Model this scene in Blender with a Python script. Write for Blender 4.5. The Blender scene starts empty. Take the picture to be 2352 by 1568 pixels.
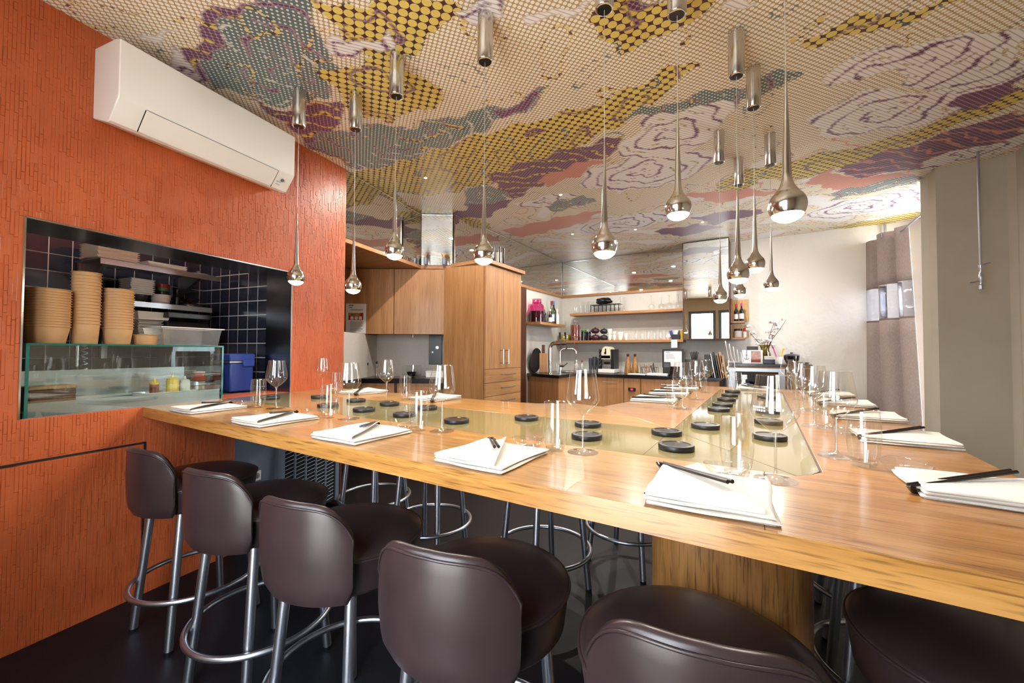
import bpy, bmesh, math, random
import numpy as np
from mathutils import Matrix, Vector
random.seed(7)
PI = math.pi
scene = bpy.context.scene
COL = scene.collection
# ------------------------------------------------------------------ camera
cam_d = bpy.data.cameras.new('camera')
cam_d.sensor_width = 36.0
cam_d.lens = 937.38 / 2352 * 36.0
cam_d.clip_start = 0.02
cam = bpy.data.objects.new('camera', cam_d)
COL.objects.link(cam)
CAM_H = 1.18
cam.matrix_world = (Matrix.Translation((0, 0, CAM_H)) @ Matrix.Rotation(0.5516308, 4, 'Z')
                    @ Matrix.Rotation(PI / 2 + 0.0249185, 4, 'X') @ Matrix.Rotation(0.0050025, 4, 'Z'))
scene.camera = cam
# ------------------------------------------------------------------ world, exposure
world = bpy.data.worlds.new('daylight')
scene.world = world
world.use_nodes = True
wn = world.node_tree.nodes
wn['Background'].inputs[0].default_value = (0.86, 0.93, 1.0, 1)
wn['Background'].inputs[1].default_value = 10.5
scene.view_settings.view_transform = 'Standard'
scene.view_settings.look = 'None'
scene.view_settings.gamma = 1
scene.view_settings.use_curve_mapping = False
scene.view_settings.exposure = 0.74
cy = scene.cycles
cy.use_denoising = True
cy.use_adaptive_sampling = True
cy.adaptive_threshold = 0.02
cy.denoiser = 'OPENIMAGEDENOISE'
cy.max_bounces = 10
cy.diffuse_bounces = 4
cy.glossy_bounces = 5
cy.transmission_bounces = 8
cy.transparent_max_bounces = 24
cy.caustics_reflective = False
cy.caustics_refractive = False
cy.sample_clamp_indirect = 6.0
SPOT_W = 13.0       # watts of each recessed ceiling spot over the bar
LAMP_W = 2.1        # watts of each pendant lamp
KITCHEN_E = 34.0     # emission of the unseen lamp added to light the kitchen

sun=bpy.data.lights.new('sun','SUN'); sun.energy=20.0; sun.angle=math.radians(1.0); sun.color=(1,.96,.9)
sun_o=bpy.data.objects.new('sun',sun); COL.objects.link(sun_o)
sun_o.rotation_euler=Vector((.42,-.30,-.86)).to_track_quat('-Z','Y').to_euler()   # over the roof, lights the street only
def portal(loc, rot, sx, sy):
    l = bpy.data.lights.new('window_portal', 'AREA')
    l.shape = 'RECTANGLE'; l.size = sx; l.size_y = sy
    l.cycles.is_portal = True
    o = bpy.data.objects.new('window_portal', l); COL.objects.link(o)
    o.location = loc; o.rotation_euler = rot
portal((-1.37, -0.55, 1.74), (PI / 2, 0, 0), 0.66, 1.08)     # faces +Y
portal((-0.53, -0.55, 1.16), (PI / 2, 0, 0), 0.90, 2.24)
portal((1.52, 5.20, 1.32), (0, PI / 2, 0), 2.5, 1.0)          # faces -X
# ------------------------------------------------------------------ helpers
def lin(c):
    return tuple((x / 255 / 12.92 if x / 255 <= .04045 else ((x / 255 + .055) / 1.055) ** 2.4) for x in c)

class MB:
    def __init__(s): s.v = []; s.f = []
    def add(s, vs, fs, M=None):
        n = len(s.v)
        if M is not None: vs = [tuple(M @ Vector(p)) for p in vs]
        s.v += [tuple(p) for p in vs]; s.f += [tuple(i + n for i in q) for q in fs]
        return s
    def box(s, x0, x1, y0, y1, z0, z1, M=None):
        return s.add([(x0,y0,z0),(x1,y0,z0),(x1,y1,z0),(x0,y1,z0),(x0,y0,z1),(x1,y0,z1),(x1,y1,z1),(x0,y1,z1)],
                     [(0,3,2,1),(4,5,6,7),(0,1,5,4),(1,2,6,5),(2,3,7,6),(3,0,4,7)], M)
    def prism(s, poly, z0, z1, M=None):
        n = len(poly)
        a = sum(poly[i][0]*poly[(i+1)%n][1]-poly[(i+1)%n][0]*poly[i][1] for i in range(n))
        if a < 0: poly = poly[::-1]
        vs = [(p[0],p[1],z0) for p in poly]+[(p[0],p[1],z1) for p in poly]
        fs = [tuple(range(n))[::-1], tuple(range(n,2*n))]+[(i,(i+1)%n,n+(i+1)%n,n+i) for i in range(n)]
        return s.add(vs, fs, M)
    def lathe(s, prof, n=28, M=None, closed=False):
        vs=[]; fs=[]; rings=[]
        for r,z in prof:
            if r < 1e-6: rings.append([len(vs)]); vs.append((0,0,z))
            else:
                rings.append(list(range(len(vs),len(vs)+n)))
                vs += [(r*math.cos(2*PI*i/n), r*math.sin(2*PI*i/n), z) for i in range(n)]
        seq = list(zip(rings, rings[1:]))+([(rings[-1],rings[0])] if closed else [])
        for a,b in seq:
            for i in range(n):
                j=(i+1)%n
                if len(a)==1 and len(b)==1: break
                if len(a)==1: fs.append((a[0],b[j],b[i]))
                elif len(b)==1: fs.append((a[i],a[j],b[0]))
                else: fs.append((a[i],a[j],b[j],b[i]))
        return s.add(vs, fs, M)
    def tube(s, pts, r, n=10, closed=False, cap=True, M=None):
        P=[Vector(p) for p in pts]; m=len(P); vs=[]; fs=[]; rr = r if isinstance(r,(list,tuple)) else [r]*m
        up=None
        for i,p in enumerate(P):
            if closed: t=(P[(i+1)%m]-P[i-1]).normalized()
            else: t=(P[min(i+1,m-1)]-P[max(i-1,0)]).normalized()
            if up is None:
                up = Vector((0,0,1)) if abs(t.z)<.9 else Vector((1,0,0))
            a=(up-t*up.dot(t)).normalized(); b=t.cross(a); up=a
            vs += [tuple(p+(a*math.cos(2*PI*k/n)+b*math.sin(2*PI*k/n))*rr[i]) for k in range(n)]
        for i in range(m if closed else m-1):
            j=(i+1)%m
            for k in range(n): fs.append((i*n+k, i*n+(k+1)%n, j*n+(k+1)%n, j*n+k))
        if not closed and cap: fs += [tuple(range(n))[::-1], tuple(range((m-1)*n, m*n))]
        return s.add(vs, fs, M)
    def grid(s, fn, nu, nv, wrapu=False, M=None):
        vs=[fn(i/(nu if wrapu else nu-1), j/(nv-1)) for j in range(nv) for i in range(nu)]
        fs=[(j*nu+i, j*nu+(i+1)%nu, (j+1)*nu+(i+1)%nu, (j+1)*nu+i) for j in range(nv-1) for i in range(nu if wrapu else nu-1)]
        return s.add(vs, fs, M)
    def ball(s, c, r, n=16, m=10, sq=(1,1,1)):
        prof=[(math.sin(PI*k/m), -math.cos(PI*k/m)) for k in range(m+1)]
        prof[0]=(0,-1); prof[-1]=(0,1)
        return s.lathe(prof, n, Matrix.Translation(c)@Matrix.Diagonal((r*sq[0],r*sq[1],r*sq[2],1)))
    def mesh(s, name, smooth=35):
        me=bpy.data.meshes.new(name); me.from_pydata(s.v,[],s.f); me.update()
        if smooth:
            me.polygons.foreach_set('use_smooth',[True]*len(me.polygons)); me.set_sharp_from_angle(angle=math.radians(smooth))
        return me
    def build(s, name, mat, parent=None, loc=(0,0,0), rz=0, smooth=35, bevel=0, label=None):
        o=bpy.data.objects.new(name, s.mesh(name, smooth)); COL.objects.link(o)
        o.data.materials.append(mat); o.parent=parent; o.location=loc; o.rotation_euler=(0,0,rz)
        if bevel:
            b=o.modifiers.new('bevel','BEVEL'); b.width=bevel; b.segments=2; b.limit_method='ANGLE'; b.angle_limit=math.radians(50)
        if label: o['label']=label
        return o
def tag(o, label, cat, group=None, kind=None):
    o['label']=label
    if cat: o['category']=cat
    if group: o['group']=group
    if kind: o['kind']=kind
    return o
def thing(name, label, cat, loc=(0,0,0), rz=0, group=None):
    o=bpy.data.objects.new(name,None); COL.objects.link(o); o.empty_display_size=.05
    o.location=loc; o.rotation_euler=(0,0,rz)
    return tag(o,label,cat,group)
def struct(o):
    o['kind']='structure'; return o
def dup(root, loc, rz, label, group=None, parent=None):
    r=root.copy(); COL.objects.link(r); r.location=loc; r.rotation_euler=(0,0,rz); r['label']=label
    if group: r['group']=group
    for ch in list(root.children):
        c=ch.copy(); COL.objects.link(c); c.parent=r
        for g in list(ch.children):
            d=g.copy(); COL.objects.link(d); d.parent=c
    return r
def Rz(a): return Matrix.Rotation(a,4,'Z')
def Rx(a): return Matrix.Rotation(a,4,'X')
def Ry(a): return Matrix.Rotation(a,4,'Y')
def Tr(x,y,z): return Matrix.Translation((x,y,z))
# wall frame of the orange wall: s along it, d into the kitchen
KR = PI/2 + 0.171
W0 = (-2.5621, 0.7554)
DB = (-0.17017, 0.98542); NI = (-0.98542, -0.17017)
def wp(s,d,z=0): return (W0[0]+DB[0]*s+NI[0]*d, W0[1]+DB[1]*s+NI[1]*d, z)
# alcove frame: t along the cupboard fronts, depth behind them
AR = 0.579; A0 = (-3.009, 3.084)
# ------------------------------------------------------------------ materials
class NT:
    def __init__(s, name):
        s.m=bpy.data.materials.new(name); s.m.use_nodes=True; s.t=s.m.node_tree; s.n=s.t.nodes; s.b=s.n['Principled BSDF']; s.out=s.n['Material Output']
    def nd(s,ty,**kw):
        n=s.n.new(ty)
        for k,v in kw.items():
            if k[0]=='i' and k[1:].isdigit(): n.inputs[int(k[1:])].default_value=v
            else: setattr(n,k,v)
        return n
    def l(s,a,b): s.t.links.new(a,b)
    def coord(s, scale=(1,1,1), rot=(0,0,0), which='Object'):
        tc=s.nd('ShaderNodeTexCoord'); mp=s.nd('ShaderNodeMapping'); mp.inputs['Scale'].default_value=scale; mp.inputs['Rotation'].default_value=rot
        s.l(tc.outputs[which],mp.inputs[0]); return mp.outputs[0]
    def noise(s, vec, scale, detail=3, rough=.5, dist=0):
        n=s.nd('ShaderNodeTexNoise'); n.inputs['Scale'].default_value=scale; n.inputs['Detail'].default_value=detail; n.inputs['Roughness'].default_value=rough; n.inputs['Distortion'].default_value=dist
        s.l(vec,n.inputs['Vector']); return n.outputs['Fac']
    def ramp(s, fac, stops):
        r=s.nd('ShaderNodeValToRGB'); e=r.color_ramp.elements
        while len(e)<len(stops): e.new(.5)
        for q,(p,c) in zip(e,stops): q.position=p; q.color=(*c,1)
        s.l(fac,r.inputs[0]); return r.outputs[0]
    def bump(s, h, strength=.3, dist=.01, target=None):
        b=s.nd('ShaderNodeBump'); b.inputs['Strength'].default_value=strength; b.inputs['Distance'].default_value=dist
        s.l(h,b.inputs['Height']); s.l(b.outputs[0],(target or s.b).inputs['Normal']); return b
    def math(s, op, a, b=None, c=None):
        n=s.nd('ShaderNodeMath',operation=op)
        for i,x in enumerate((a,b,c)):
            if x is None: continue
            if isinstance(x,(int,float)): n.inputs[i].default_value=x
            else: s.l(x,n.inputs[i])
        return n.outputs[0]
    def mixc(s, fac, a, b):
        n=s.nd('ShaderNodeMix',data_type='RGBA')
        for i,x in ((0,fac),(6,a),(7,b)):
            if isinstance(x,(int,float)): n.inputs[i].default_value=x
            elif isinstance(x,tuple): n.inputs[i].default_value=(*x,1) if len(x)==3 else x
            else: s.l(x,n.inputs[i])
        return n.outputs[2]
def P(name, rgb, rough=.5, metal=0, coat=0, spec=.5, var=0, emit=None, es=0, sheen=0, bump=0, bscale=60):
    t=NT(name); c=lin(rgb); b=t.b
    b.inputs['Base Color'].default_value=(*c,1); b.inputs['Roughness'].default_value=rough; b.inputs['Metallic'].default_value=metal
    b.inputs['Coat Weight'].default_value=coat; b.inputs['Coat Roughness'].default_value=.08; b.inputs['Specular IOR Level'].default_value=spec
    if var or bump:
        n=t.noise(t.coord(),bscale,3)
        if var: t.l(t.ramp(n,[(.3,tuple(x*(1-var) for x in c)),(.7,tuple(min(1,x*(1+var)) for x in c))]),b.inputs['Base Color'])
        if bump: t.bump(n,bump,.003)
    if emit: b.inputs['Emission Color'].default_value=(*lin(emit),1); b.inputs['Emission Strength'].default_value=es
    if sheen: b.inputs['Sheen Weight'].default_value=sheen
    return t.m
def wood(name, dark, mid, light, axis=0, rough=.4, coat=0, scale=1.0, pores=.5, pmix=.55):
    t=NT(name); k=[22.,22.,22.]; k[axis]=1.3
    v=t.coord(tuple(x*scale for x in k)); n=t.noise(v,1.6,5,.6,.6)
    k2=[130.,130.,130.]; k2[axis]=7.
    v2=t.coord(tuple(x*scale for x in k2)); p=t.noise(v2,1.5,2)
    c=t.ramp(n,[(.25,lin(dark)),(.5,lin(mid)),(.75,lin(light))])
    pc=t.ramp(p,[(.33,tuple(x*(1-pores) for x in lin(dark))),(.47,(1,1,1))])
    m=t.nd('ShaderNodeMix',data_type='RGBA',blend_type='MULTIPLY'); m.inputs[0].default_value=pmix
    t.l(c,m.inputs[6]); t.l(pc,m.inputs[7]); t.l(m.outputs[2],t.b.inputs['Base Color'])
    t.b.inputs['Roughness'].default_value=rough; t.b.inputs['Coat Weight'].default_value=coat; t.b.inputs['Coat Roughness'].default_value=.1
    t.bump(p,.06,.002)
    return t.m
def thin_glass(name, tint=(.97,.985,.98), rough=0.0, ior=1.45, boost=1.0):
    t=NT(name); t.n.remove(t.b)
    tr=t.nd('ShaderNodeBsdfTransparent'); tr.inputs[0].default_value=(*tint,1)
    gl=t.nd('ShaderNodeBsdfGlossy'); gl.inputs[0].default_value=(1,1,1,1); gl.inputs['Roughness'].default_value=rough
    ge=t.nd('ShaderNodeNewGeometry'); vm=t.nd('ShaderNodeVectorMath',operation='DOT_PRODUCT'); t.l(ge.outputs['Normal'],vm.inputs[0]); t.l(ge.outputs['Incoming'],vm.inputs[1])
    c=t.math('SUBTRACT',1.0,t.math('ABSOLUTE',vm.outputs['Value'])); f0=((ior-1)/(ior+1))**2
    F=t.math('ADD',f0*boost,t.math('MULTIPLY',t.math('POWER',c,5.0),1-f0*boost))
    mx=t.nd('ShaderNodeMixShader'); t.l(F,mx.inputs[0]); t.l(tr.outputs[0],mx.inputs[1]); t.l(gl.outputs[0],mx.inputs[2]); t.l(mx.outputs[0],t.out.inputs[0])
    return t.m
def solid_glass(name, col=(1,1,1), ior=1.45, rough=0):
    t=NT(name); b=t.b
    b.inputs['Base Color'].default_value=(*col,1); b.inputs['Transmission Weight'].default_value=1; b.inputs['IOR'].default_value=ior; b.inputs['Roughness'].default_value=rough
    return t.m
M={}
M['oak_near']=wood('oak_near',(138,92,44),(170,122,62),(188,142,82),0,.28,.45,pores=.45)
M['oak_wing']=wood('oak_wing',(132,84,42),(160,110,56),(178,130,76),0,.28,.45,pores=.45)
M['oak_leg']=wood('oak_leg',(128,84,42),(160,112,60),(180,132,78),2,.4,.15)
M['cab']=wood('cabinet_wood',(150,104,60),(170,122,76),(184,138,92),2,.45,.1,.5,.12,.28)
M['cab_h']=wood('cabinet_wood_horizontal',(146,98,56),(166,116,72),(180,132,86),0,.45,.1,.5,.12,.28)
M['cab_y']=wood('cabinet_wood_depth',(148,102,58),(168,120,74),(182,136,90),1,.45,.1,.5,.12,.28)
M['cab_dark']=wood('walnut_and_shaded_wood',(60,32,18),(78,42,24),(92,54,32),2,.5,.1,.8,.3)
M['steel']=P('brushed_steel',(176,178,180),.32,1,bump=.03,bscale=200)
M['steel_dark']=P('dark_steel',(128,130,136),.26,1)
M['chrome']=P('chrome',(225,222,215),.06,1)
M['nickel']=P('satin_nickel',(212,210,206),.15,1)
M['tube']=P('satin_tube',(186,191,202),.33,1)
M['black']=P('black_plastic',(18,18,20),.35)
M['lacquer']=P('black_lacquer',(16,13,12),.12,coat=.6)
M['stick']=P('dark_wood_lacquer',(30,22,19),.38)
M['stone']=P('black_counter',(14,14,18),.22,coat=.2)
M['white']=P('white_plastic',(236,232,226),.35)
M['porcelain']=P('porcelain',(236,232,224),.18,coat=.4)
M['paper']=P('paper',(228,226,228),.8)
M['mirror']=P('mirror',(238,240,238),.01,1)
M['glass']=thin_glass('clear_glass',(.965,.975,.97),boost=3.0)
M['rim']=thin_glass('thick_glass',(.95,.96,.95),boost=5.0)
M['case_glass']=thin_glass('display_glass',(.9,.96,.945),boost=2.2,ior=1.5)
M['glass_edge']=P('green_glass_edge',(22,92,82),.1,coat=.5)
M['pane']=thin_glass('window_pane',(.99,.99,.99))
M['vinyl']=thin_glass('clear_vinyl',(.66,.66,.70),.12,1.5,1.6)
M['smoke']=thin_glass('smoked_glass',(.55,.55,.55),.02,1.5,1.6)
M['kraft']=P('kraft_paper',(190,146,98),.7,var=.06,bscale=30)
M['cloth']=P('napkin_linen',(204,198,187),.85,sheen=.3,bump=.25,bscale=500)
M['wire']=P('lamp_cord',(190,186,176),.4,.6)
M['grey_plate']=P('grey_metal_panel',(112,122,138),.45,.3)
M['gap']=P('dark_gap',(10,9,10),.8)
M['blue']=P('blue_plastic',(38,62,140),.35)
M['blue_lid']=P('blue_plastic_lid',(46,72,158),.35)
M['concrete']=P('grey_render',(206,202,194),.8,var=.05,bump=.25,bscale=90)
M['coaster']=P('coaster_black',(26,25,27),.42,var=.12,bscale=40)
M['coaster_ring']=P('coaster_ring',(150,140,118),.25,1)
M['coaster_top']=P('coaster_plate',(44,40,37),.24,.35)
M['inlay']=P('sand_glass_inlay',(134,122,82),.07,spec=.6,coat=.6)
M['red']=P('red_plastic',(176,30,34),.35)
M['pink']=P('pink_plastic',(214,62,140),.35)
M['yellow']=P('yellow_plastic',(232,196,40),.4)
M['green']=P('green_lid',(70,120,50),.4)
M['bulb']=P('lamp_lens',(255,248,236),.3,emit=(255,240,214),es=28)
# leather
t=NT('brown_leather'); t.b.inputs['Base Color'].default_value=(*lin((48,34,34)),1)
n1=t.noise(t.coord(),420,2); n2=t.noise(t.coord(),6,2)
t.l(t.ramp(n2,[(.2,lin((40,29,31))),(.8,lin((54,41,43)))]),t.b.inputs['Base Color'])
t.l(t.ramp(n2,[(.2,(.27,)*3),(.8,(.36,)*3)]),t.b.inputs['Roughness'])
t.bump(t.math('ADD',t.math('MULTIPLY',n1,.06),n2),.10,.006); M['leather']=t.m
# orange relief wall paper: short upright strokes
t=NT('orange_relief')
v=t.coord((1,1,1)); sp=t.nd('ShaderNodeSeparateXYZ'); t.l(v,sp.inputs[0])
def cells(su,sv,off):
    u=t.math('MULTIPLY',sp.outputs[0],su); fu=t.math('FLOOR',u)
    r=t.nd('ShaderNodeTexWhiteNoise',noise_dimensions='1D'); t.l(t.math('ADD',fu,off),r.inputs['W'])
    vv=t.math('ADD',t.math('MULTIPLY',sp.outputs[2],sv),t.math('MULTIPLY',r.outputs['Value'],37.0))
    fv=t.math('FLOOR',vv); cb=t.nd('ShaderNodeCombineXYZ'); t.l(fu,cb.inputs[0]); t.l(fv,cb.inputs[1]); cb.inputs[2].default_value=off
    w=t.nd('ShaderNodeTexWhiteNoise',noise_dimensions='3D'); t.l(cb.outputs[0],w.inputs['Vector']); return w.outputs['Value'],u
a,u1=cells(75,15,0.0); b2,_=cells(38,8,5.0)
h=t.math('ADD',a,t.math('MULTIPLY',b2,.8))
t.l(t.ramp(t.noise(v,4,3),[(.3,lin((172,80,40))),(.7,lin((188,94,50)))]),t.b.inputs['Base Color'])
t.b.inputs['Roughness'].default_value=.42; t.bump(h,.9,.006); M['orange']=t.m
# floor: dark speckled
t=NT('dark_speckled_floor'); v=t.coord(); n=t.noise(v,700,2); n2=t.noise(v,2,3)
t.l(t.ramp(n,[(.5,lin((11,13,20))),(.62,lin((16,19,28))),(.75,lin((84,88,98)))]),t.b.inputs['Base Color'])
t.l(t.ramp(n2,[(.3,(.42,)*3),(.7,(.56,)*3)]),t.b.inputs['Roughness']); t.b.inputs['Specular IOR Level'].default_value=.3; t.bump(n,.05,.001); M['floor']=t.m
# lumpy white plaster
t=NT('white_plaster'); v=t.coord((1,1,.8)); n=t.noise(v,2.2,4,.5,.4); n2=t.noise(v,40,2)
t.b.inputs['Base Color'].default_value=(*lin((226,220,212)),1); t.b.inputs['Roughness'].default_value=.7
t.bump(t.math('ADD',n,t.math('MULTIPLY',n2,.03)),.5,.10); M['plaster']=t.m
M['taupe']=P('taupe_plaster',(176,168,152),.75,var=.03,bscale=6)
M['front']=P('front_plaster',(190,176,150),.8)
M['reveal']=P('white_paint',(240,238,234),.6)
M['frame']=P('window_frame',(88,90,96),.4)
# kitchen tiles
M['tile']=P('dark_tile',(30,32,44),.16,coat=.3); M['grout']=P('grout',(170,168,166),.8)
# curtain felt
t=NT('curtain_felt'); v=t.coord((60,60,6)); n=t.noise(v,8,3)
t.l(t.ramp(n,[(.3,lin((142,126,122))),(.7,lin((176,160,154)))]),t.b.inputs['Base Color']); t.b.inputs['Roughness'].default_value=.9; t.bump(n,.2,.003); M['felt']=t.m
M['felt_band']=P('curtain_band',(132,112,104),.8)
ART=[
('G',[(-2.46,0.92),(-2.00,0.84),(-1.79,0.81),(-1.55,0.96),(-1.65,1.05),(-1.77,1.19),(-1.87,1.36),(-1.98,1.33),(-2.21,1.38),(-2.38,1.27),(-2.45,1.12),(-2.53,1.00)]),
('P',[(-2.45,0.85),(-2.03,0.77),(-1.88,0.75),(-1.79,0.81),(-2.00,0.84),(-2.41,0.92),(-2.60,0.94)]),
('W',[(-2.54,0.80),(-2.31,0.78),(-2.46,0.88),(-2.57,0.96),(-2.60,0.91)]),
('W',[(-2.45,0.70),(-2.20,0.70),(-2.41,0.74)]),
('P',[(-2.45,1.12),(-2.42,1.30),(-2.21,1.38),(-2.02,1.44),(-2.11,1.54),(-2.37,1.60),(-2.68,1.61),(-2.51,1.35)]),
('Y',[(-1.67,0.88),(-1.03,1.27),(-1.10,1.33),(-1.37,1.37),(-1.60,1.36),(-1.65,1.27),(-1.56,1.11),(-1.58,0.98)]),
('W',[(-1.72,1.11),(-1.61,1.15),(-1.56,1.25),(-1.41,1.20),(-1.49,1.33),(-1.70,1.24),(-1.73,1.17)]),
('W',[(-1.09,1.28),(-1.00,1.29),(-0.85,1.38),(-0.91,1.42),(-1.00,1.40),(-1.05,1.36)]),
('W',[(-0.89,1.51),(-0.79,1.49),(-0.63,1.53),(-0.60,1.56),(-0.79,1.53),(-0.88,1.55)]),
('Y',[(-1.92,1.25),(-1.67,1.29),(-1.51,1.42),(-1.49,1.59),(-1.53,1.74),(-1.75,1.75),(-2.00,1.71),(-2.07,1.51),(-1.99,1.37)]),
('G',[(-2.68,1.61),(-2.37,1.60),(-2.16,1.67),(-1.90,1.83),(-1.65,1.87),(-1.16,1.99),(-0.99,1.93),(-1.07,2.04),(-1.47,2.09),(-1.72,2.13),(-2.04,2.14),(-2.42,2.15),(-2.71,2.07),(-2.69,1.75)]),
('P',[(-1.38,2.00),(-1.18,1.97),(-1.00,1.92),(-1.14,2.02),(-1.36,2.07)]),
('Y',[(-2.87,2.06),(-2.42,2.15),(-1.97,2.15),(-1.58,2.14),(-1.12,2.19),(-0.73,2.22),(-0.42,2.12),(-0.27,2.17),(-0.53,2.39),(-0.83,2.53),(-1.38,2.69),(-1.94,2.82),(-2.55,2.79),(-2.88,2.47)]),
('Y',[(-2.93,2.13),(-2.82,2.51),(-2.94,2.96),(-2.60,3.16),(-2.62,3.81),(-3.20,4.35),(-4.65,4.70),(-4.45,3.61),(-4.06,2.96)]),
('P',[(-1.90,2.69),(-1.54,2.64),(-1.07,2.62),(-0.81,2.64),(-0.83,2.83),(-1.19,2.89),(-1.56,3.04),(-2.02,3.23),(-1.98,3.01)]),
('R',[(-1.55,2.95),(-1.17,2.86),(-0.92,2.89),(-1.25,3.04),(-1.60,3.13)]),
('W',[(-0.81,2.74),(-0.60,2.50),(-0.39,2.43),(-0.12,2.53),(-0.08,2.69),(-0.26,2.88),(-0.39,3.13),(-0.71,3.22),(-0.87,2.96)]),
('G',[(-0.74,2.44),(-0.53,2.41),(-0.30,2.43),(-0.11,2.46),(0.10,2.45),(0.18,2.54),(0.09,2.60),(-0.23,2.57),(-0.55,2.50)]),
('W',[(-1.25,3.04),(-0.91,2.98),(-0.62,3.07),(-0.28,3.13),(-0.27,3.36),(-0.59,3.63),(-1.05,3.57),(-1.31,3.30)]),
('Y',[(-0.60,1.61),(-0.52,1.58),(-0.16,1.80),(-0.30,1.87),(-0.46,1.92),(-0.61,1.86)]),
('P',[(-0.47,1.66),(-0.40,1.66),(-0.32,1.70),(-0.43,1.71)]),
('W',[(-0.16,1.87),(-0.08,1.86),(0.02,1.91),(-0.07,1.93)]),
('Y',[(0.18,2.24),(0.40,2.21),(0.65,2.29),(0.73,2.34),(0.42,2.35),(0.23,2.32)]),
('W',[(0.28,2.62),(0.38,2.50),(0.54,2.49),(0.68,2.55),(0.98,2.64),(1.18,3.20),(0.94,3.23),(0.69,2.91),(0.57,2.71),(0.40,2.75)]),
('W',[(0.24,3.12),(0.36,2.88),(0.60,2.89),(0.93,3.18),(1.00,3.41),(0.72,3.47),(0.37,3.35)]),
('P',[(0.92,3.22),(1.14,3.10),(1.22,3.31),(1.09,3.41),(1.01,3.47)]),
('Y',[(-0.14,3.70),(0.27,3.61),(0.64,3.61),(0.92,3.47),(1.20,3.26),(1.26,3.42),(0.97,3.68),(0.57,3.95),(0.16,4.08)]),
('P',[(0.51,3.91),(0.89,3.76),(1.15,3.61),(1.30,3.55),(1.46,3.97),(1.19,4.08),(1.01,4.30),(0.61,4.24)]),
('R',[(0.31,4.17),(0.44,3.96),(0.61,4.24),(1.02,4.35),(1.12,4.65),(0.66,4.59)]),
('G',[(0.50,4.55),(0.78,4.47),(1.06,4.42),(1.12,4.65),(0.82,4.71),(0.59,4.76)]),
('W',[(1.00,4.14),(1.17,4.04),(1.46,3.99),(1.53,4.18),(1.10,4.35)]),
('W',[(0.38,5.09),(0.54,4.89),(0.84,4.82),(1.15,4.78),(1.30,5.34),(0.95,5.42),(0.52,5.41)]),  # white patch paints in the window light falling on the ceiling
('Y',[(0.64,5.84),(0.99,5.69),(1.35,5.59),(1.42,5.86),(1.04,5.98)]),
('W',[(-1.81,4.29),(-1.38,4.20),(-0.70,4.29),(-0.57,4.52),(-1.31,4.78),(-1.90,4.64)]),  # white patch paints in a glow of light, not print
('R',[(-2.63,4.00),(-1.74,3.90),(-1.29,3.94),(-1.74,4.24),(-2.54,4.37)]),
('P',[(-0.63,4.64),(-0.18,4.60),(0.04,4.85),(-0.45,5.01)]),
('P',[(-1.09,4.91),(-0.62,4.91),(-0.38,5.14),(-0.87,5.36)]),
('G',[(-2.28,2.83),(-2.03,2.82),(-1.91,3.05),(-2.19,3.33),(-2.49,3.23)]),
('P',[(-2.89,3.30),(-2.38,3.15),(-1.99,3.25),(-2.49,3.54)]),
('R',[(-0.64,3.93),(-0.16,3.99),(0.17,4.30),(-0.35,4.30)]),
('G',[(-1.87,3.46),(-1.42,3.47),(-1.29,3.67),(-1.77,3.73)]),
('W',[(-2.05,3.35),(-1.51,3.29),(-1.40,3.42),(-1.92,3.56)]),
('Y',[(-0.36,3.98),(-0.14,3.52),(0.03,3.80),(-0.16,4.10)])]
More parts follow.
